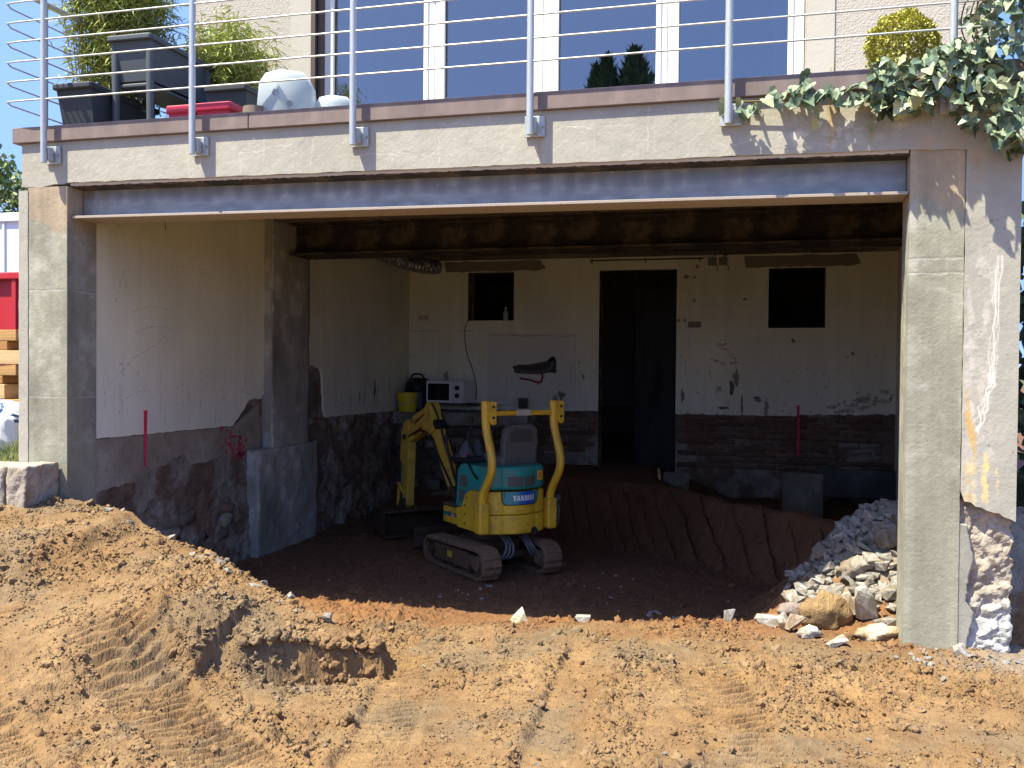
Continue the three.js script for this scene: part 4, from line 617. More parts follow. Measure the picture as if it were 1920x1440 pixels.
// ---------- inside the basement ----------
const BZ = -6.572, LY = 0.985;
{
  const t = thing('microwave_oven', 'white microwave oven on the ledge by the back wall', 'microwave', [-4.09, LY + 0.115, -6.3], -0.12);
  part('body', r2(-0.27, 0.27, 0, 0.29, -0.16, 0.16, 0.008), M.white, t);
  const d = part('door', r2(-0.262, 0.11, 0.008, 0.282, 0.162, 0.178, 0.006), M.white, t); part('window', r2(-0.235, 0.075, 0.035, 0.255, 0.178, 0.182, 0.003), phys({ color: 0x0b0b0d, roughness: 0.08 }), d);
  part('control_panel', r2(0.115, 0.265, 0.008, 0.282, 0.162, 0.176, 0.005), mat({ color: 0xd9d7d1, roughness: 0.5 }), t);
  for (const y of [0.1, 0.2]) part('knob', mv(mg([cy(0.03, 0.032, 0.02, 22), mv(bx(0.008, 0.012, 0.045), 0, 0.012, 0)]), 0.19, y, 0.186, Math.PI / 2), M.black, t);
}
solo('wooden_board', rb(0.62, 0.03, 0.4, 0.008, 0, 0, 0), mat({ color: 0x5d5247, roughness: 0.9 }), 'dark board carrying the microwave on the ledge', 'board', [-4.05, LY + 0.09, -6.33], -0.1);
{
  const t = thing('bucket', 'yellow plastic bucket on the ledge in the back corner', 'bucket', [-4.58, LY, -6.02]); const y = mat({ color: 0xd6c02a, roughness: 0.45 });
  part('body', lathe([[0, 0.012], [0.105, 0.012], [0.108, 0], [0.112, 0.0], [0.135, 0.235], [0.145, 0.237], [0.145, 0.247], [0.131, 0.247], [0.107, 0.02], [0, 0.02]], 36), y, t);
  part('handle', tube([[-0.14, 0.23, 0], [-0.13, 0.16, 0.08], [0, 0.1, 0.128], [0.13, 0.16, 0.08], [0.14, 0.23, 0]], 0.004, 30, 6), M.steel, t);
}
{
  const t = thing('wet_vacuum', 'dark blue drum vacuum cleaner with hose behind the yellow bucket', 'vacuum cleaner', [-4.56, LY, -6.34]); const b = mat({ color: 0x262a3a, roughness: 0.4 });
  part('drum', lathe([[0, 0], [0.16, 0], [0.175, 0.03], [0.18, 0.24], [0.17, 0.28], [0, 0.28]], 30), b, t); part('head', lathe([[0.172, 0.281], [0.16, 0.36], [0.11, 0.43], [0, 0.445]], 30), mat({ color: 0x1d1f26, roughness: 0.45 }), t);
  part('handle', tube([[-0.1, 0.42, 0], [-0.07, 0.48, 0], [0.05, 0.48, 0], [0.09, 0.42, 0]], 0.013, 24, 8), M.black, t);
  part('hose', tube([[0.08, 0.4, 0.1], [0.17, 0.42, 0.14], [0.235, 0.3, 0.14], [0.23, 0.14, 0.14], [0.17, 0.06, 0.2]], 0.017, 40, 8), M.black, t);
}
solo('caulking_tool', mg([mv(cy(0.018, 0.018, 0.2, 12), 0, 0.02, 0, 0, 0, Math.PI / 2), rod(V(0.1, 0.02, 0), V(0.22, 0.02, 0.02), 0.006, 6)]), mat({ color: 0xd6d2c6, roughness: 0.5 }), 'white cartridge lying on the ledge beside the microwave', 'cartridge', [-3.45, LY + 0.1, -6.25], 0.2);
solo('tin_can', lathe([[0, 0], [0.06, 0], [0.06, 0.13], [0.055, 0.13], [0.055, 0.01], [0, 0.01]], 20), mat({ color: 0x55504a, roughness: 0.6, metalness: 0.4 }), 'small dark tin standing on the ledge behind the boom', 'tin', [-3.1, LY + 0.06, -6.35]);
{
  const t = thing('bottle', 'clear plastic spray bottle on the sill of the small wall opening', 'bottle', [-3.43, 2.2, -6.66]);
  part('body', lathe([[0, 0], [0.036, 0], [0.038, 0.01], [0.038, 0.1], [0.03, 0.125], [0.014, 0.14], [0.014, 0.15], [0, 0.15]], 20), phys({ color: 0xb9c0bd, roughness: 0.3, transmission: 0.3 }), t); part('cap', mv(cy(0.013, 0.015, 0.035, 12), 0, 0.167, 0), M.white, t);
}
solo('power_cord', tube([[-3.93, 2.2, BZ + 0.01], [-3.97, 2.1, BZ + 0.012], [-3.95, 1.8, BZ + 0.012], [-3.85, 1.5, BZ + 0.012], [-3.8, 1.3, BZ + 0.02], [-3.78, 1.14, -6.46]], 0.0055, 60, 6), mat({ color: 0x6a6152 }), 'thin cable hanging from the small opening to the microwave', 'cable');
solo('air_duct', (() => { const g = tube([[-4.74, 3.0, -4.55], [-4.6, 2.97, -4.75], [-4.55, 2.93, -5.3], [-4.5, 2.9, -5.9], [-4.42, 2.9, -6.3], [-4.38, 2.92, -6.57]], 0.085, 160, 20); const p = g.attributes.position, n = g.attributes.normal; for (let i = 0; i < p.count; i++) { const k = 0.008 * Math.sin((p.getZ(i) + p.getX(i) * 0.3) * 150) + 0.012 * n3(p.getX(i) * 14, p.getY(i) * 14, p.getZ(i) * 14); p.setXYZ(i, p.getX(i) + n.getX(i) * k, p.getY(i) + n.getY(i) * k, p.getZ(i) + n.getZ(i) * k); } g.computeVertexNormals(); return g; })(), mat({ color: 0x9b9c9e, metalness: 0.8, roughness: 0.35 }), 'crumpled foil air duct under the ceiling in the back corner', 'duct');
// sockets, plates, junction boxes
const SOCK = mat({ color: 0xcfc6b0, roughness: 0.5 });
function socket(n, x, y, label, m = SOCK) { const t = thing('wall_socket', label, 'socket', [x, y, BZ]); for (let i = 0; i < n; i++) { const f = part('plate', rb(0.078, 0.078, 0.012, 0.004, (i - (n - 1) / 2) * 0.08, 0, 0.006), m, t); part('inset', mv(cy(0.024, 0.026, 0.006, 20), (i - (n - 1) / 2) * 0.08, 0, 0.0135, Math.PI / 2), mat({ color: 0xa59d8a, roughness: 0.5 }), f); } }
socket(2, -4.57, 2.24, 'double cream wall socket above the microwave'); socket(1, -0.617, 1.328, 'single cream wall socket right of the doorway'); socket(1, -2.945, 1.375, 'single cream socket under the pipe slot');
solo('switch_plate', rb(0.16, 0.075, 0.014, 0.004, 0, 0, 0.005), mat({ color: 0x77695a, roughness: 0.6 }), 'brown blank plate on the wall right of the doorway', 'plate', [-0.93, 2.135, BZ]);
for (const [x, l] of [[-0.72, 'grey junction box nearer the doorway'], [-0.585, 'grey junction box nearer the small opening']]) { const t = thing('junction_box', l, 'junction box', [x, 2.925, BZ], 0, 'junction boxes under the ceiling'); part('box', rb(0.1, 0.1, 0.045, 0.008, 0, 0, 0.02), mat({ color: 0x76736c, roughness: 0.6 }), t); part('cable', mg([tube([[0, 0.04, 0.03], [0.02, 0.07, 0.03], [0.05, 0.07, 0.01]], 0.005, 14, 5), tube([[0.04, -0.04, 0.03], [0.07, -0.09, 0.03], [0.06, -0.12, 0.02]], 0.004, 14, 5)]), M.black, t); }
{ const t = thing('curtain_rail', 'thin brown rail on hooks above the doorway', 'rail', [-1.55, 2.965, BZ]); part('bar', mv(cy(0.008, 0.008, 1.45, 10), 0, 0, 0.03, 0, 0, Math.PI / 2), mat({ color: 0x5a4a3c, metalness: 0.3 }), t); for (const x of [-0.7, 0, 0.68]) part('hook', mg([bx(0.014, 0.06, 0.012, x, -0.01, 0.006), bx(0.012, 0.012, 0.035, x, -0.005, 0.02)]), M.dark, t); }
{ // slot chased into the wall with old pipes and a red hose
  const t = thing('wall_pipes', 'broken slot with grey pipes and a red hose in the back wall', 'pipes', [-3.0, 1.55, BZ]);
  part('slot', ext([...ragged(-0.31, 0.04, -0.1, 0.06, 5, 0.012), ...ragged(0.1, 0.1, 0.22, 0.16, 4, 0.02), ...ragged(0.29, 0.12, 0.28, -0.03, 4, 0.015), ...ragged(0.1, -0.05, -0.26, -0.05, 6, 0.012)], 0.006).translate(0, 0, 0.001), mat({ color: 0x4c463f, bumpMap: bumpRough, bumpScale: 0.01 }), t);
  part('pipe', mg([tube([[-0.27, -0.01, 0.03], [-0.1, -0.03, 0.04], [0.12, -0.025, 0.045], [0.22, 0.02, 0.04], [0.24, 0.11, 0.03]], 0.028, 50, 12), tube([[-0.24, 0.05, 0.02], [0.05, 0.06, 0.03], [0.16, 0.1, 0.04]], 0.012, 30, 8)]), mat({ color: 0x57565a, roughness: 0.5 }), t);
  part('elbow', mv(cy(0.034, 0.034, 0.07, 16), 0.24, 0.13, 0.04, 0.6, 0, -0.9), M.black, t); part('elbow', mv(cy(0.028, 0.028, 0.06, 16), 0.27, -0.02, 0.05, Math.PI / 2), M.black, t);
  part('hose', tube([[-0.2, -0.12, 0.02], [-0.06, -0.14, 0.03], [0.05, -0.17, 0.035], [0.09, -0.16, 0.035], [0.11, -0.1, 0.03], [0.1, -0.04, 0.03]], 0.013, 44, 8), mat({ color: 0x9b2430, roughness: 0.5 }), t);
}
// black foil hung in the doorway
{
  const foil = phys({ color: 0x0b0b0d, roughness: 0.7, side: THREE.DoubleSide });
  solo('plastic_sheet', sheet(0.56, 2.6, 0.02, (u, v) => 0.03 * Math.sin(u * 9 + v * 0.8) + 0.02 * n2(u * 4, v * 1.0) + 0.004 * n2(u * 18, v * 5)).translate(-1.70, 0.22, -6.80), foil, 'black plastic foil hanging in folds in the doorway', 'plastic sheet');
  solo('plastic_strip', sheet(0.98, 0.22, 0.012, (u, v) => 0.03 * n2(u * 9, v * 7) + 0.012 * n2(u * 30, v * 30)).translate(-2.142, 2.615, -6.75), foil, 'crumpled strip of black foil across the top of the doorway', 'plastic sheet');
}
// slabs left standing on the bank
{
  const m = mat({ map: concreteMap, color: 0xb5afa6, bumpMap: bumpFine, bumpScale: 0.003 });
  const s1 = solo('paving_slab', rb(0.3, 0.42, 0.05, 0.008, 0, 0.2, 0), m, 'pale concrete slab leaning beside the doorway foot', 'slab', [-1.05, -0.05, -5.6], 0.2); s1.rotation.x = -0.12;
  const s2 = solo('paving_slab', rb(0.42, 0.62, 0.06, 0.008, 0, 0.3, 0), m, 'larger grey slab standing at the foot of the brick wall', 'slab', [0.36, -0.16, -5.1], -0.05); s2.rotation.x = -0.1;
  const s3 = solo('paving_slab', roughBox(0.95, 0.34, 0.1, 0.04, 0.008, 6).translate(0, 0.17, 0), mat({ map: concreteMap, color: 0x9aa0ac }), 'long blue-grey slab lying against the far wall near the pillar', 'slab', [1.0, 0.05, -6.35]);
  const w = solo('batten', rb(0.03, 0.3, 0.02, 0.003, 0, 0.15, 0), M.wood, 'short batten stuck in the earth beside the leaning slab', 'batten', [-1.22, 0.1, -5.6]); w.rotation.z = 0.1;
}

// ---------- the mini excavator ----------
{
  const GY = PIT + 0.01;
  const ex = thing('mini_excavator', 'yellow and teal mini excavator with raised boom standing in the pit', 'excavator', [-2.47, GY, -2.67], R(46.5));
  const worn = (base, spots, seed) => { rnd = rngOf(seed); return tile(512, 0.7, (u, v) => { const a = at(F.soft, u, v), b = at(F.mid, u + seed * 0.1, v), c = at(F.fine, u, v); const k = 0.93 + 0.12 * (a - 0.5); const dirt = Math.max(sm(0.66, 0.84, 0.7 * b + 0.3 * c), 0.6 * sm(0.6, 0.8, at(F.soft2, u, v))); const chip = sm(0.80, 0.84, at(F.fine, u * 0.5 + seed * 0.07, v * 0.5)) * sm(0.45, 0.6, a); return lerp3(lerp3(tone(base, k), spots, dirt * 0.6), [70, 62, 54], chip * 0.8); }); };
  const Y = mat({ map: worn([228, 184, 48], [150, 118, 60], 3), roughness: 0.42 }), YD = mat({ map: worn([214, 178, 66], [140, 110, 66], 5), roughness: 0.55 });
  const T = mat({ map: worn([40, 148, 138], [92, 110, 96], 8), roughness: 0.4 }), G = mat({ color: 0x55544f, roughness: 0.65 }), K = mat({ color: 0x1d1d1f, roughness: 0.6 }), ST = mat({ map: mudMap, color: 0xa8a29c, roughness: 0.75, metalness: 0.05 }), CH = mat({ color: 0xc8cbcc, metalness: 0.9, roughness: 0.2 });
  const P = (n, g, m, p = ex) => part(n, g, m, p);
  // tracks
  const loop = (r0, r1, L0, L1, y0) => { const pts = []; for (let i = 0; i <= 14; i++) { const a = -Math.PI / 2 + i / 14 * Math.PI; pts.push([L1 + Math.cos(a) * r1, y0 + r1 + Math.sin(a) * r1]); } for (let i = 0; i <= 14; i++) { const a = Math.PI / 2 + i / 14 * Math.PI; pts.push([L0 + Math.cos(a) * r0, y0 + r0 + Math.sin(a) * r0]); } return pts; };
  for (const s of [-1, 1]) {
    const tr = new THREE.Group(); tr.name = 'track'; ex.add(tr); const xc = s * 0.31, w = 0.18;
    // belt: a closed strip with lugs all the way round
    const path = loop(0.115, 0.125, -0.4, 0.5, 0.012), C = new THREE.CatmullRomCurve3(path.map(([z, y]) => V(0, y, z)), true, 'catmullrom', 0.1), n = 240, per = 240 / 40, prof = [-1, -0.86, -0.5, 0, 0.5, 0.86, 1], pos = [], idx = [];
    const S = C.getSpacedPoints(n); const J = prof.length;
    for (let i = 0; i < n; i++) { const a = S[i], b = S[(i + 1) % n], t = b.clone().sub(a).normalize(), nrm = V(0, -t.z, t.y); const lug = i % per < per * 0.5 ? 0.014 : 0; prof.forEach((q, j) => { const e = Math.abs(q) > 0.95 ? -0.004 : 0, h = 0.006 + lug * (Math.abs(q) < 0.9 ? 1 : 0.2) + e + 0.004 * n3(q * 3, i * 0.4, s); pos.push(xc + q * w / 2, a.y + nrm.y * h, a.z + nrm.z * h); }); }
    const N = n * J; for (let i = 0; i < n; i++) prof.forEach((q) => pos.push(xc + q * w / 2, S[i].y * 1, S[i].z));
    // inner skin slightly inside the path
    for (let i = 0; i < n; i++) { const a = S[i], b = S[(i + 1) % n], t = b.clone().sub(a).normalize(), nrm = V(0, -t.z, t.y); for (let j = 0; j < J; j++) { const o = (N + i * J + j) * 3; pos[o + 1] = a.y - 0.018 * nrm.y * 1; pos[o + 2] = a.z - 0.018 * nrm.z; } }
    for (let i = 0; i < n; i++) { const k = (i + 1) % n; for (let j = 0; j < J - 1; j++) { const a = i * J + j, b = a + 1, c = k * J + j, d = c + 1; idx.push(a, c, b, b, c, d, N + a, N + b, N + c, N + b, N + d, N + c); } for (const j of [0, J - 1]) { const a = i * J + j, c = k * J + j; idx.push(a, c, N + a, c, N + c, N + a); } }
    let g = new THREE.BufferGeometry(); g.setAttribute('position', new THREE.Float32BufferAttribute(pos, 3)); g.setIndex(idx); g = g.toNonIndexed(); g.computeVertexNormals(); P('belt', muv(g), M.mud, tr);
    P('track_frame', mg([rb(0.13, 0.12, 0.74, 0.03, xc, 0.135, 0.03), rb(0.05, 0.15, 0.62, 0.02, xc + s * 0.055, 0.135, 0.0)]), mat({ map: mudMap, color: 0xc9c4bd, roughness: 0.8 }), tr);
    P('sprocket', mv(mg([cy(0.075, 0.075, 0.14, 24), mv(cy(0.055, 0.055, 0.19, 20), 0, 0, 0)]), xc, 0.137, 0.5, 0, 0, Math.PI / 2), M.mud, tr);
    P('idler', mv(mg([cy(0.09, 0.09, 0.07, 24), cy(0.035, 0.035, 0.17, 14)]), xc, 0.127, -0.4, 0, 0, Math.PI / 2), ST, tr);
    for (const z of [-0.2, 0.05, 0.3]) P('roller', mv(cy(0.04, 0.04, 0.12, 16), xc, 0.062, z, 0, 0, Math.PI / 2), ST, tr);
    if (s < 0) P('warning_label', rb(0.003, 0.055, 0.09, 0.001, xc - 0.0815, 0.15, 0.0), mat({ color: 0xb99a32, roughness: 0.6 }), tr);
  }
  P('undercarriage', mg([rb(0.42, 0.12, 0.42, 0.03, 0, 0.22, 0.02), rb(0.5, 0.07, 0.1, 0.02, 0, 0.15, 0.25), mv(cy(0.19, 0.19, 0.1, 28), 0, 0.325, 0.02)]), ST);
  for (const [x, d] of [[-0.09, 0], [-0.06, 0.01], [-0.03, 0.02], [0.13, 0], [0.155, 0.01], [0.18, 0.02]]) P('hydraulic_hose', tube([[x, 0.36, 0.36], [x * 0.9, 0.27, 0.47 + d], [x * 1.3, 0.18, 0.47 + d], [x * 1.6 + Math.sign(x) * 0.04, 0.14, 0.4]], 0.011, 26, 8), mat({ color: 0x5d5f63, roughness: 0.45 }));
  { const b = P('dozer_blade', ext([[0, 0], [0.05, 0.03], [0.035, 0.12], [0.06, 0.2], [0.03, 0.21], [0.0, 0.12]], 0.78, 0.003).rotateY(-Math.PI / 2).translate(0.39, 0.06, -0.76), ST); P('blade_arm', mg([rb(0.05, 0.06, 0.4, 0.01, -0.13, 0.15, -0.55), rb(0.05, 0.06, 0.4, 0.01, 0.13, 0.15, -0.55), mv(cy(0.025, 0.025, 0.3, 12), 0, 0.2, -0.5, 1.3)]), ST, b); }
  // upper body: footprint with a round tail
  const foot = (w, zf, zr, r, n = 12) => { const p = [[-w, zf]]; p.push([w, zf]); for (let i = 0; i <= n; i++) { const t = i / n * Math.PI / 2; p.push([w - r + r * Math.cos(t), zr - 0.05 - r + r * Math.sin(t)]); } for (let i = -9; i <= 9; i++) { const x = -(w - r) * i / 9.5; p.push([x, zr - 0.05 * Math.pow(Math.abs(x) / (w - r), 2.2)]); } for (let i = n; i >= 0; i--) { const t = i / n * Math.PI / 2; p.push([-(w - r + r * Math.cos(t)), zr - 0.05 - r + r * Math.sin(t)]); } return p; };
  const slab = (fp, y0, y1, bev) => ext(fp.map(([x, z]) => [x, z]).reverse(), y1 - y0, bev).rotateX(Math.PI / 2).translate(0, y1, 0);
  const slabUV = (...a) => muv(slab(...a));
  P('counterweight', slabUV(foot(0.32, 0.12, 0.60, 0.16), 0.385, 0.548, 0.012), Y); P('counterweight_top', slabUV(foot(0.318, 0.12, 0.598, 0.16), 0.552, 0.75, 0.012), Y);
  P('revolving_frame', slabUV([[-0.3, -0.3], [0.3, -0.3], [0.3, 0.14], [-0.3, 0.14]], 0.39, 0.54, 0.012), Y);
  P('floor_mat', rb(0.6, 0.03, 0.36, 0.008, 0, 0.557, -0.14), mat({ map: mudMap, color: 0xb9b4ae, roughness: 0.95 }));
  P('engine_hood', slabUV(foot(0.315, 0.08, 0.592, 0.15), 0.762, 0.965, 0.03), T);
  // left side panel, taller towards the tail
  { const sp = P('side_panel', ext([[-0.02, 0.575], [0.02, 0.90], [0.07, 0.955], [0.16, 0.965], [0.5, 0.965], [0.5, 0.75], [0.28, 0.75], [0.2, 0.72], [0.14, 0.575]], 0.05, 0.01).rotateY(-Math.PI / 2).translate(-0.275, 0, 0), T);
    P('grille', ext([[0.06, 0.76], [0.07, 0.84], [0.1, 0.865], [0.17, 0.865], [0.2, 0.84], [0.2, 0.76]], 0.004, 0).rotateY(-Math.PI / 2).translate(-0.3235, 0, 0), G, sp); P('grille', ext([[0.045, 0.62], [0.055, 0.735], [0.18, 0.735], [0.14, 0.69], [0.11, 0.62]], 0.004, 0).rotateY(-Math.PI / 2).translate(-0.3235, 0, 0), G, sp); }
  { const sp = P('side_cover', ext([[0.02, 0.39], [0.0, 0.56], [0.1, 0.58], [0.17, 0.70], [0.27, 0.742], [0.5, 0.742], [0.5, 0.39]], 0.03, 0.008).rotateY(-Math.PI / 2).translate(-0.303, 0, 0), Y); for (const y of [0.44, 0.52, 0.6, 0.67]) P('bolt', mv(cy(0.008, 0.008, 0.008, 8), -0.335, y, 0.17 + (y > 0.65 ? 0.03 : 0), 0, 0, Math.PI / 2), K, sp); }
  // stripe with the maker's marks at the front left
  { const c = document.createElement('canvas'); c.width = 256; c.height = 64; const q = c.getContext('2d'); q.fillStyle = '#c9a02e'; q.fillRect(0, 0, 256, 64); q.fillStyle = '#13796f'; q.fillRect(0, 14, 256, 38); q.fillStyle = '#23364d'; q.fillRect(88, 8, 34, 46); q.fillStyle = '#c43a4c'; q.fillRect(126, 26, 60, 26); q.fillStyle = '#e9e2d6'; q.fillRect(126, 36, 60, 5); q.fillRect(152, 26, 6, 26); q.fillStyle = '#1b1b1b'; for (const x of [92, 112, 184, 198]) q.fillRect(x, 2, 7, 16);
    const tx = new THREE.CanvasTexture(c); tx.colorSpace = THREE.SRGBColorSpace; const g = new THREE.PlaneGeometry(0.29, 0.055).rotateY(-Math.PI / 2).translate(-0.3025, 0.475, -0.148); P('stripe', g, mat({ map: tx, roughness: 0.5, side: THREE.DoubleSide })); }
  // grilles, name plate and warning label on the tail
  const tail = (x) => { const a = Math.abs(x), w = 0.318, r = 0.16; return a < w - r ? 0.599 - 0.05 * Math.pow(a / (w - r), 2.2) : 0.599 - 0.05 - r + Math.sqrt(Math.max(0, r * r - (a - w + r) ** 2)); };   // curve of the tail
  const bent = (x0, x1, y0, y1, off, n = 14, round = 0) => { const g = new THREE.PlaneGeometry(x1 - x0, y1 - y0, n, 6), p = g.attributes.position; for (let i = 0; i < p.count; i++) { const u = p.getX(i) / (x1 - x0) * 2, v = p.getY(i) / (y1 - y0) * 2; let x = (x0 + x1) / 2 + p.getX(i), y = (y0 + y1) / 2 + p.getY(i); if (round && v < 0) x = (x0 + x1) / 2 + p.getX(i) * (1 - round * v * v); p.setXYZ(i, x, y, tail(x) + off); } g.computeVertexNormals(); return g; };
  P('rear_grille', bent(-0.13, 0.0, 0.80, 0.88, 0.004), G); P('rear_grille', bent(0.02, 0.14, 0.80, 0.88, 0.004), G);
  { const c = document.createElement('canvas'); c.width = 512; c.height = 128; const q = c.getContext('2d'), gr = q.createLinearGradient(0, 0, 512, 0); gr.addColorStop(0, '#128a80'); gr.addColorStop(0.35, '#1c7f95'); gr.addColorStop(0.62, '#2a4fae'); gr.addColorStop(0.85, '#2c63a8'); gr.addColorStop(1, '#178a80'); q.fillStyle = gr; q.fillRect(0, 0, 512, 128); q.fillStyle = '#f3f3ef'; q.font = 'bold 78px sans-serif'; q.textAlign = 'center'; q.textBaseline = 'middle'; q.save(); q.translate(286, 66); q.transform(1, 0, -0.12, 1, 0, 0); q.fillText('YANMAR', 0, 0, 350); q.restore();
    const tx = new THREE.CanvasTexture(c); tx.colorSpace = THREE.SRGBColorSpace; P('name_plate_backing', bent(-0.185, 0.185, 0.634, 0.756, 0.0035, 18, 0.14), K); P('name_plate', bent(-0.177, 0.177, 0.642, 0.75, 0.0055, 18, 0.14), phys({ map: tx, roughness: 0.3, clearcoat: 0.4 })); }
  { const c = document.createElement('canvas'); c.width = c.height = 64; const q = c.getContext('2d'); q.fillStyle = '#e0a63c'; q.fillRect(0, 0, 64, 64); q.strokeStyle = '#7a2f10'; q.lineWidth = 4; q.beginPath(); q.moveTo(10, 44); q.lineTo(24, 12); q.lineTo(38, 44); q.closePath(); q.stroke(); for (let i = 0; i < 5; i++) { q.lineWidth = 2; q.beginPath(); q.moveTo(42, 16 + i * 7); q.lineTo(58, 16 + i * 7); q.stroke(); }
    const tx = new THREE.CanvasTexture(c); tx.colorSpace = THREE.SRGBColorSpace; P('warning_label', bent(0.175, 0.255, 0.835, 0.92, 0.006, 8), mat({ map: tx, roughness: 0.5, side: THREE.DoubleSide })); }
  P('hose_port', mv(cy(0.035, 0.035, 0.02, 20), 0.13, 0.40, 0.575, Math.PI / 2), K);
  // roll bar
  for (const s of [-1, 1]) {
    const x = s * 0.345, p = P('rollbar_post', bentTube([[x, 0.40, 0.50], [x, 0.72, 0.50], [x, 0.93, 0.66], [x, 1.05, 0.665], [x, 1.31, 0.55], [x, 1.52, 0.545]], 0.036, 90, 14), Y);
    P('socket_sleeve', rb(0.1, 0.27, 0.1, 0.02, x, 0.53, 0.50), Y, p); for (const d of [-0.032, 0.032]) P('bracket', ext([[0, 0], [0.03, -0.045], [0.065, -0.045], [0.075, -0.03], [0.075, 0.15], [0.0, 0.15]].map(([a, b]) => [a, b]), 0.008).translate(s < 0 ? x + 0.01 : x + 0.01, 1.375, 0.545 + d), Y, p);
    for (const y of [1.39, 1.48]) P('bolt', mv(cy(0.012, 0.012, 0.09, 8), x + 0.055, y, 0.548, Math.PI / 2), K, p); P('end_cap', mv(cy(0.03, 0.037, 0.012, 16), x, 1.525, 0.545), Y, p);
  }
  { const c = P('crossbar', mv(cy(0.023, 0.023, 0.62, 14), 0, 1.425, 0.548, 0, 0, Math.PI / 2), Y); P('rating_plate', rb(0.14, 0.052, 0.05, 0.004, 0.02, 1.428, 0.553), mat({ color: 0xb5b0a2, metalness: 0.3, roughness: 0.5 }), c); }
  // seat
  { const seat = P('seat', mg([rb(0.38, 0.1, 0.36, 0.04, 0.07, 1.0, 0.26, 0.05)]), G); const sh = ext([[-0.17, 0], [-0.18, 0.22], [-0.16, 0.33], [-0.1, 0.365], [0.1, 0.365], [0.16, 0.33], [0.18, 0.22], [0.17, 0]], 0.075, 0.02); P('backrest', sh.rotateX(0.1).translate(0.07, 0.965, 0.36), G, seat);
    P('backrest_recess', ext([[-0.115, 0.2], [-0.115, 0.28], [-0.08, 0.315], [0.08, 0.315], [0.115, 0.28], [0.115, 0.2]], 0.006, 0.002).rotateX(0.1).translate(0.07, 0.965, 0.4345), mat({ color: 0x3f3f3c, roughness: 0.7 }), seat); P('backrest_slot', mg([rb(0.23, 0.012, 0.006, 0.002, 0.07, 1.158, 0.416), rb(0.2, 0.026, 0.006, 0.002, 0.07, 1.015, 0.431)]), K, seat); }
  // levers, bellows, rails
  for (const [x, z] of [[-0.24, 0.02], [-0.1, -0.02], [0.06, -0.06]]) { const b = P('lever_boot', (() => { const pts = [[0, 0.0]]; for (let i = 0; i < 9; i++) { const r = 0.075 * (1 - i / 9) + 0.012; pts.push([r, i * 0.016], [r + 0.007, i * 0.016 + 0.008]); } pts.push([0.012, 0.146], [0, 0.146]); return lathe(pts, 20); })().translate(x, 1.01, z), mat({ color: 0x47474a, roughness: 0.7 })); P('lever', rod(V(x, 1.14, z), V(x + 0.04, 1.32, z + 0.02), 0.008, 8), K, b); P('lever_knob', mv(lathe([[0, 0], [0.016, 0.01], [0.02, 0.04], [0.014, 0.06], [0, 0.062]], 12), x + 0.04, 1.31, z + 0.02), K, b); }
  P('console', mg([rb(0.5, 0.06, 0.3, 0.02, -0.05, 0.99, 0.0), rb(0.12, 0.36, 0.14, 0.03, -0.2, 0.78, -0.1)]), K);
  P('hand_rail', bentTube([[-0.29, 0.93, -0.03], [-0.29, 1.0, -0.24], [-0.29, 1.2, -0.29], [-0.29, 1.245, -0.2], [-0.22, 1.26, 0.05]], 0.014, 60, 8), K);
  { const l = P('travel_lever', rod(V(-0.27, 0.95, -0.1), V(-0.26, 1.1, -0.12), 0.008, 8), K); P('travel_grip', rb(0.03, 0.03, 0.08, 0.01, -0.26, 1.105, -0.12), K, l); }
  P('safety_lever', rod(V(-0.29, 0.99, -0.06), V(-0.27, 1.05, 0.14), 0.008, 8), mat({ color: 0x9c3038, roughness: 0.5 }));
  P('control_cable', tube([[-0.26, 1.02, 0.1], [-0.33, 0.98, 0.22], [-0.335, 0.9, 0.32], [-0.34, 0.86, 0.4]], 0.011, 26, 7), K);
  P('trailer_light', mg([rb(0.05, 0.06, 0.06, 0.01, 0.42, 0.66, 0.5), tube([[0.42, 0.63, 0.5], [0.43, 0.55, 0.52], [0.42, 0.47, 0.52]], 0.014, 16, 7), mv(cy(0.008, 0.008, 0.04, 8), 0.42, 0.45, 0.52)]), mat({ color: 0x39424a, roughness: 0.6 }));
  // boom post, boom, arm, bucket; profiles are (forward, up)
  const prof = (pts, w, bev = 0.006, x = 0) => ext(pts.map(([f, u]) => [f, u]), w, bev).rotateY(Math.PI / 2).translate(x - w / 2, 0, 0);   // shape x -> -z (forward)
  P('swing_post', mg([rb(0.2, 0.34, 0.16, 0.03, 0, 0.47, -0.46), mv(cy(0.06, 0.06, 0.4, 18), 0, 0.46, -0.56), rb(0.16, 0.1, 0.12, 0.02, 0, 0.62, -0.58)]), ST);
  { const boom = P('boom', prof([[0.52, 0.60], [0.60, 0.54], [0.70, 0.62], [1.08, 1.12], [1.20, 1.185], [1.56, 1.03], [1.66, 1.01], [1.71, 1.06], [1.67, 1.12], [1.26, 1.31], [1.20, 1.37], [1.11, 1.34], [0.94, 1.19]], 0.09), YD);
    P('gusset', prof([[0.98, 1.18], [1.12, 1.12], [1.23, 1.19], [1.19, 1.42], [1.15, 1.46], [1.11, 1.43]], 0.125, 0.004), YD, boom);
    P('boom_cylinder', mg([rod(V(0.02, 0.62, -0.68), V(0.02, 0.92, -0.97), 0.03, 14)]), YD, boom); P('cylinder_rod', rod(V(0.02, 0.92, -0.97), V(0.02, 1.08, -1.12), 0.015, 12), CH, boom);
    P('arm_cylinder', rod(V(0, 1.42, -1.16), V(0, 1.27, -1.55), 0.032, 14), YD, boom); P('cylinder_rod', rod(V(0, 1.27, -1.55), V(0, 1.21, -1.72), 0.015, 12), CH, boom);
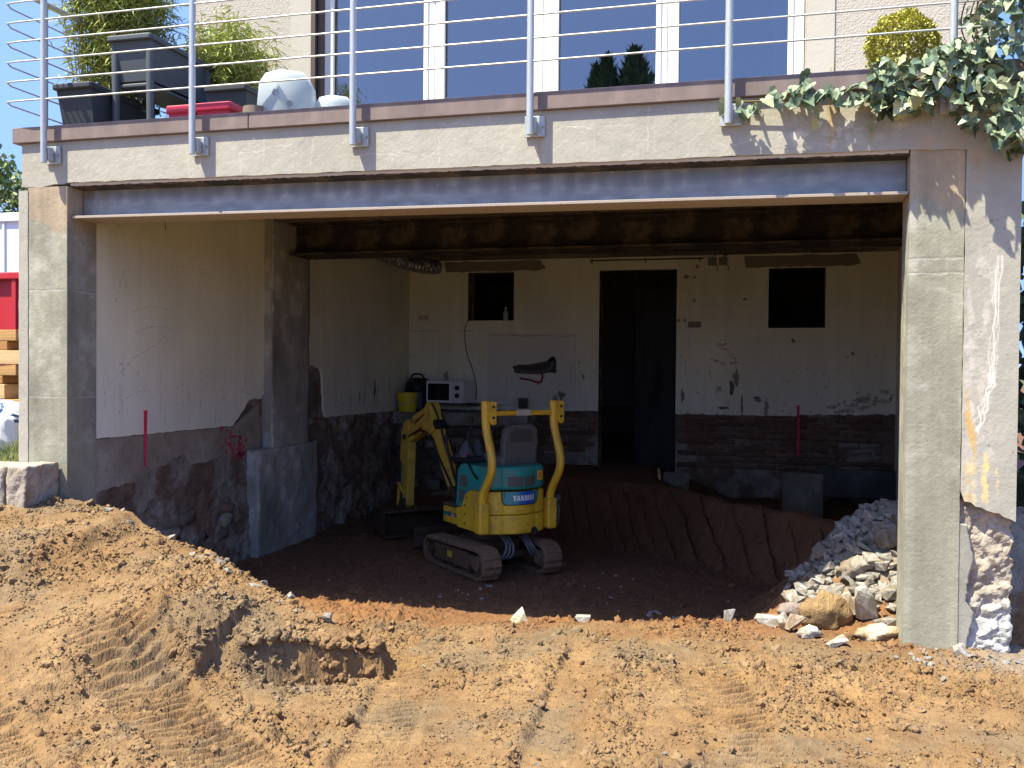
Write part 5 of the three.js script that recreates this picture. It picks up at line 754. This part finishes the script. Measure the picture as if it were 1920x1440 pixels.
    P('hose', tube([[0.05, 0.62, -0.55], [0.065, 0.95, -0.8], [0.065, 1.32, -1.05], [0.06, 1.38, -1.16], [0.055, 1.22, -1.45], [0.05, 1.2, -1.7]], 0.011, 40, 7), K, boom); P('hose', tube([[-0.055, 0.66, -0.6], [-0.06, 0.95, -0.9], [-0.06, 1.12, -1.06], [-0.055, 1.16, -1.3], [-0.055, 1.08, -1.6]], 0.01, 40, 7), K, boom); P('hose', tube([[-0.03, 0.7, -0.56], [-0.02, 1.0, -0.78], [-0.02, 1.36, -1.02], [-0.02, 1.44, -1.12]], 0.01, 30, 7), K, boom);
    P('model_stripe', mv(bx(0.003, 0.04, 0.2), -0.0465, 1.15, -1.38, -0.42), mat({ color: 0x8f3a22, roughness: 0.6 }), boom); P('lamp_guard', mg([bx(0.12, 0.05, 0.09, 0.0, 1.24, -0.97, 0.7)]), K, boom); }
  { const arm = P('arm', prof([[1.63, 1.21], [1.68, 1.25], [1.76, 1.21], [1.785, 1.1], [1.78, 0.6], [1.76, 0.34], [1.71, 0.30], [1.66, 0.34], [1.63, 0.7], [1.61, 1.05]], 0.085), YD);
    P('bucket_cylinder', rod(V(0, 1.14, -1.82), V(0, 0.80, -1.86), 0.028, 14), YD, arm); P('cylinder_rod', rod(V(0, 0.80, -1.86), V(0, 0.56, -1.86), 0.015, 12), CH, arm); P('link', mg([rod(V(0.045, 0.56, -1.86), V(0.045, 0.46, -1.72), 0.018, 8), rod(V(-0.045, 0.56, -1.86), V(-0.045, 0.46, -1.72), 0.018, 8), rod(V(-0.03, 0.56, -1.86), V(-0.03, 0.32, -1.9), 0.02, 8)]), YD, arm); P('pivot_pin', mg([mv(cy(0.028, 0.028, 0.14, 14), 0, 1.07, -1.69, 0, 0, Math.PI / 2), mv(cy(0.024, 0.024, 0.14, 14), 0, 0.36, -1.70, 0, 0, Math.PI / 2)]), ST, arm);
    P('arm_hose', tube([[0.045, 1.2, -1.62], [0.05, 0.95, -1.6], [0.05, 0.7, -1.62]], 0.009, 20, 6), K, arm); }
  { const prof2 = [[0.02, 0.28], [0.2, 0.29], [0.3, 0.2], [0.3, 0.1], [0.22, 0.02], [0.02, 0.0], [0.0, 0.02], [0.19, 0.045], [0.27, 0.11], [0.27, 0.19], [0.19, 0.262], [0.02, 0.256]];
    const b = P('bucket', prof(prof2.map(([f, u]) => [1.60 + f, u + 0.02]), 0.86, 0.002, 0.11), ST);
    for (const s of [-1, 1]) P('bucket_side', prof([[1.62, 0.295], [1.80, 0.305], [1.895, 0.22], [1.895, 0.125], [1.82, 0.045], [1.62, 0.025]], 0.012, 0, 0.11 + s * 0.424), ST, b);
    P('cutting_edge', rb(0.86, 0.014, 0.09, 0.003, 0.11, 0.03, -1.61), ST, b); P('bucket_lug', mg([prof([[1.64, 0.30], [1.69, 0.42], [1.76, 0.42], [1.86, 0.30]], 0.016, 0, -0.05), prof([[1.64, 0.30], [1.69, 0.42], [1.76, 0.42], [1.86, 0.30]], 0.016, 0, 0.06)]), ST, b); }
}

// ---------- rubble, stones, crumbs of earth ----------
rnd = rngOf(91);
const rock = (k) => { const pts = []; for (let i = 0; i < 16; i++) { const v = V(rr(-1, 1), rr(-1, 1), rr(-1, 1)); v.set(Math.sign(v.x) * Math.pow(Math.abs(v.x), 0.45), Math.sign(v.y) * Math.pow(Math.abs(v.y), 0.45), Math.sign(v.z) * Math.pow(Math.abs(v.z), 0.45)).multiply(V(0.5, 0.34 + 0.05 * k % 0.1, 0.42)); pts.push(v); } return muv(new ConvexGeometry(pts)); };
const roundRock = (seed) => { const g = new THREE.IcosahedronGeometry(0.5, 3); g.deleteAttribute('normal'); g.deleteAttribute('uv'); const q = mergeVertices(g, 1e-4), p = q.attributes.position; for (let i = 0; i < p.count; i++) { const x = p.getX(i), y = p.getY(i), z = p.getZ(i), k = 1 + 0.32 * n3(x * 2.2 + seed, y * 2.2, z * 2.2) + 0.12 * n3(x * 6 + seed, y * 6, z * 6) + 0.05 * n3(x * 14, y * 14, z * 14 + seed); p.setXYZ(i, x * k, y * k * 0.72, z * k * 0.9); } q.computeVertexNormals(); return q; };
const uvs = (g) => { const p = g.attributes.position, uv = new Float32Array(p.count * 2); for (let i = 0; i < p.count; i++) { uv[2 * i] = p.getX(i) + p.getZ(i) * 0.5; uv[2 * i + 1] = p.getY(i) + p.getZ(i) * 0.5; } g.setAttribute('uv', new THREE.BufferAttribute(uv, 2)); return g; };
const rocks = Array.from({ length: 8 }, (_, k) => rock(k)), pebs = Array.from({ length: 5 }, (_, k) => uvs(roundRock(k * 13)));
const stoneMat = (c) => mat({ map: roughConcrete, color: c, bumpMap: bumpRough, bumpScale: 0.01, roughness: 0.95 });
const SM = { pale: stoneMat(0xeceae6), warm: stoneMat(0xf2dfc4), blue: stoneMat(0xdcdcda), blueD: stoneMat(0xc6c2bb), earth: stoneMat(0xd8b088), cream: mat({ color: 0xe9e2bd, bumpMap: bumpRough, bumpScale: 0.01 }), dark: stoneMat(0xc4bcb2) };
let KIND = 'rubble_stone';
function stone(label, group, x, z, s, geo, m, rot = [0, 0, 0], sink = 0.2, y = null) { const o = shadow(new THREE.Mesh(geo, m)); o.name = numbered(KIND); o.scale.set(...(Array.isArray(s) ? s : [s, s, s])); o.rotation.set(...rot); const sy = Array.isArray(s) ? s[1] : s; o.position.set(x, (y ?? ground(x, z)) + sy * (0.34 - sink), z); scene.add(o); return tag(o, label, 'stone', group); }
const rot = () => [rr(-0.6, 0.6), rr(0, 6.3), rr(-0.6, 0.6)];
// lumps that stand out at the foot of the heap
const FOOT = 'large lumps at the foot of the heap';
stone('square broken concrete block propped upright before the heap', FOOT, 0.56, -0.46, [0.14, 0.28, 0.14], rocks[1], SM.pale, [0.1, 0.3, 0.28], -0.1);
stone('narrow pale slab leaning behind the upright concrete block', FOOT, 0.46, -0.48, [0.1, 0.2, 0.11], rocks[3], SM.warm, [0, 0.2, 0.3], -0.1);
stone('long rounded pale stone lying against the pillar foot', FOOT, 0.61, -0.2, [0.25, 0.15, 0.16], pebs[1], SM.warm, [0, 0.35, 0.14], 0.1);
stone('biggest earth-covered boulder in front of the rubble heap', FOOT, 0.34, -0.42, [0.27, 0.34, 0.24], pebs[0], mat({ map: soilTint, color: 0xac9068, bumpMap: bumpRough, bumpScale: 0.03, roughness: 0.97 }), [0, 0.4, 0.1], 0.12);
stone('large grey boulder halfway up the heap beside the pillar', FOOT, 0.74, -0.92, [0.17, 0.24, 0.17], pebs[2], SM.dark, [0, 1, 0.1], 0.2);
stone('broad flat grey stone behind the upright block', FOOT, 0.56, -0.82, [0.24, 0.17, 0.18], pebs[4], SM.dark, [0.1, 0.5, 0.1], 0.15);
stone('purplish rounded stone behind the white lumps', FOOT, 0.15, -0.55, [0.15, 0.17, 0.14], pebs[3], mat({ color: 0x8d7f78, bumpMap: bumpRough, bumpScale: 0.01 }), [0, 0, 0], 0.0);
stone('flat white rubble piece at the edge of the heap', FOOT, 0.0, -0.36, [0.16, 0.1, 0.11], rocks[0], SM.pale, [0, 0.1, 0.05], 0.0);
stone('white rubble piece next to the flat one', FOOT, 0.1, -0.3, [0.09, 0.12, 0.09], rocks[2], SM.pale, [0.2, 0.7, 0.2], 0.0);
stone('cream rubble piece standing between white lumps', FOOT, 0.165, -0.24, [0.1, 0.15, 0.1], rocks[5], SM.warm, [0, 0.2, -0.2], 0.0);
stone('rounded white stone resting in the earth before the boulder', FOOT, 0.24, -0.16, [0.13, 0.11, 0.11], pebs[4], SM.pale, [0, 0.6, 0], 0.1);
stone('flat white chip lying lowest in front of the heap', FOOT, 0.38, 0.0, [0.13, 0.09, 0.1], rocks[6], SM.pale, [0.2, 0.4, 0.1], 0.1);
stone('brown stone by the pillar under the grey boulder', FOOT, 0.67, -0.34, [0.13, 0.11, 0.11], rocks[7], SM.dark, [0, 0.2, 0.1], 0.0);
stone('pale grey stone highest at the outer edge of the heap', FOOT, 0.36, -1.15, [0.17, 0.13, 0.14], rocks[4], SM.dark, [0.2, 1.2, 0.2], 0.0);
// stones on the lip of the ramp
stone('cream angular stone on the sunny lip of the ramp', null, -1.6, -0.42, [0.16, 0.14, 0.13], rocks[3], SM.cream, [0.1, 0.5, 0.3], 0.1);
stone('white block-shaped stone lying on the sunny lip', null, -1.12, -0.25, [0.11, 0.07, 0.07], rocks[0], SM.pale, [0, 0.1, 0.1], 0.0);
stone('pointed white stone upright at the end of the lip', null, -0.22, -0.42, [0.08, 0.17, 0.08], rocks[5], SM.pale, [0, 0.4, 0.15], 0.05);
stone('white flake on the crest of the mound', null, -2.72, 0.62, [0.12, 0.09, 0.06], rocks[6], SM.pale, [0.3, 0.5, 0.5], 0.05);
stone('white lump beside the right pillar foot', null, 1.0, 0.14, [0.09, 0.13, 0.08], rocks[2], SM.pale, [0, 0.4, 0.1], 0.1);
// heap of rubble
for (let i = 0; i < 320; i++) { const x = 0.03 + 0.86 * Math.pow(rnd(), 0.75), z = rr(-1.42, -0.5); if (ground(x, z) < 0.04) continue; const big = rnd() < 0.15; stone('grey broken stone in the shaded heap behind the right pillar', 'grey rubble in the heap', x, z, [rr(0.045, 0.09) * (big ? 1.5 : 1), rr(0.04, 0.07) * (big ? 1.4 : 1), rr(0.045, 0.08) * (big ? 1.5 : 1)], rocks[i % 8], rnd() < 0.6 ? SM.blue : rnd() < 0.6 ? SM.blueD : SM.pale, rot(), rr(-0.3, 0.1)); }
// scattered chips
KIND = 'stone_chip';
const chip = (label, group, list) => { for (const [x, z, s] of list) stone(label, group, x, z, [s, s * rr(0.5, 0.8), s * rr(0.6, 0.9)], rocks[Math.floor(rnd() * 8)], rnd() < 0.7 ? SM.pale : SM.blue, rot(), 0.15); };
chip('small white chip on the shaded pit floor', 'white chips on the pit floor', Array.from({ length: 62 }, () => { const a = rnd(); return a < 0.35 ? [rr(-0.9, -0.2), rr(-1.5, -0.85), rr(0.02, 0.07)] : a < 0.6 ? [rr(-2.9, -2.1), rr(-2.0, -1.3), rr(0.015, 0.05)] : [rr(-3.6, 0.2), rr(-2.8, -0.9), rr(0.012, 0.04)]; }));
chip('small white chip by the right pillar foot', 'white chips by the pillar foot', Array.from({ length: 85 }, () => { const a = rnd(); return a < 0.65 ? [rr(0.7, 1.5), 0.02 + Math.abs(rr(-0.28, 0.28)), rr(0.015, 0.05)] : [rr(0.3, 1.45), rr(0.1, 0.6), rr(0.012, 0.035)]; }));
chip('pale stone chip on the sunlit dug earth', 'pale chips on the dug earth', Array.from({ length: 60 }, () => [rr(-4.2, 1.2), rr(0, 2.2), rr(0.01, 0.026)]));
chip('pale stone on the crest of the earth mound', 'stones on the mound crest', Array.from({ length: 26 }, () => { const x = rr(-4.3, -2.3); return [x, zCrest(x) + rr(-0.1, 0.14), rr(0.03, 0.075)]; }));
// crumbling edge of the cut at the end of the mound
{
  const g = roundRock(5), list = [];
  for (let i = 0; i < 250; i++) { const t = rnd(), foot = rnd() < 0.5, o = foot ? rr(0.0, 0.16) : -Math.abs(rr(0, 1) * rr(0, 0.12)) + 0.012, x = mix(-2.6, -2.03, t) + 0.6 * o + 0.02 * n2(t * 9, 3), z = mix(1.28, 0.85, t) + 0.8 * o + 0.03 * n2(t * 7, 8), s = 0.014 + 0.016 * Math.pow(rnd(), -0.45); if (s > 0.085) continue;
    list.push([M4(x, smoothGround(x - (foot ? 0 : 0.03), z - (foot ? 0 : 0.04)) + rr(-0.4, 0.1) * s, z, rr(0, 6), rr(0, 6), rr(0, 6), s), earth(x, z, 0.1).clone().multiplyScalar(rr(0.7, 0.92))]); }
  const m = shadow(new THREE.Mesh(manyOf(g.toNonIndexed(), list), mat({ vertexColors: true, bumpMap: null, roughness: 0.97 }))); m.name = 'earth_edge'; m.userData.kind = 'stuff'; scene.add(tag(m, 'crumbling lumpy edge of the cut at the end of the mound', 'soil'));
}
// crumbs and clods of earth, past counting
{
  const base = [roundRock(3), roundRock(21), roundRock(47)].map((g) => { const q = new THREE.IcosahedronGeometry(0.5, 2); q.deleteAttribute('normal'); q.deleteAttribute('uv'); const m = mergeVertices(q, 1e-4), p = m.attributes.position, s = rr(0, 50); for (let i = 0; i < p.count; i++) { const x = p.getX(i), y = p.getY(i), z = p.getZ(i), k = 1 + 0.5 * n3(x * 2.6 + s, y * 2.6, z * 2.6) + 0.3 * n3(x * 6 + s, y * 6, z * 6); p.setXYZ(i, x * k, y * k * 0.75, z * k); } m.computeVertexNormals(); return m; });
  const d = new THREE.Object3D();
  base.forEach((g, b) => {
    const list = [];
    for (let i = 0; i < 60000; i++) {
      const x = rr(-5.4, 1.9), z = rnd() < 0.82 ? rr(-0.6, 2.9) : rr(-4.8, -0.6); if (x < -4.7 && z < 0.1) continue;
      const flat = treads(x, z)[1], ro = roughness(x, z), cl = n2(x * 3.1 + 60, z * 3.1); if (rnd() < 0.85 * flat || rnd() > 0.12 + 0.6 * ro + 0.5 * cl) continue;
      const crest = Math.abs(z - zCrest(x)) < 0.2 && x < -2 ? 1.5 : 1; const s = crest * Math.min(0.05, 0.0015 + 0.0042 * Math.pow(rnd(), -0.42) * (cl > 0.1 ? 1.3 : 1));
      list.push([x, z, s]);
    }
    const m = shadow(new THREE.InstancedMesh(g, mat({ color: 0xffffff, roughness: 0.97, bumpMap: bumpSoil, bumpScale: 0.004 }), list.length));
    list.forEach(([x, z, s], i) => { d.position.set(x, ground(x, z) + s * 0.05, z); d.rotation.set(rr(0, 6), rr(0, 6), rr(0, 6)); d.scale.set(s * rr(0.8, 1.4), s * rr(0.6, 1), s); d.updateMatrix(); m.setMatrixAt(i, d.matrix); m.setColorAt(i, earth(x, z, d.position.y).multiplyScalar(rr(0.7, 0.92))); });
    m.name = numbered('earth_clods'); m.userData.kind = 'stuff'; tag(m, ['fine crumbs of dry earth scattered over the dug yard', 'rounded earth clods scattered over the dug yard', 'angular earth clods scattered over the dug yard'][b], 'soil'); scene.add(m);
  });
}
// ivy-grown bank in the shade right of the house
{
  const L = [], g = new THREE.CircleGeometry(0.06, 6).toNonIndexed(); for (let i = 0; i < 1500; i++) L.push([M4(rr(1.75, 3.1), 0.2 + 2.6 * rnd(), rr(-2.6, -1.6), rr(-1.2, 1.2), rr(0, 6.3), rr(-1, 1), rr(0.7, 1.4)), new THREE.Color().setHSL(rr(0.26, 0.34), rr(0.25, 0.4), rr(0.05, 0.11))]);
  const t = thing('hedge', 'dark ivy hedge in the shade just past the right pillar', 'hedge', [0, 0, 0]); part('foliage', manyOf(g, L), leafMat({ transmission: 0.05 }), t); part('stem', mg(Array.from({ length: 9 }, () => { const x = rr(1.9, 3); return rod(V(x, 0, -2.2), V(x + rr(-0.2, 0.2), 2.4, -2.1), 0.025, 6, 0.01); })), mat({ color: 0x3c3126 }), t);
}

renderer.render(scene, camera);
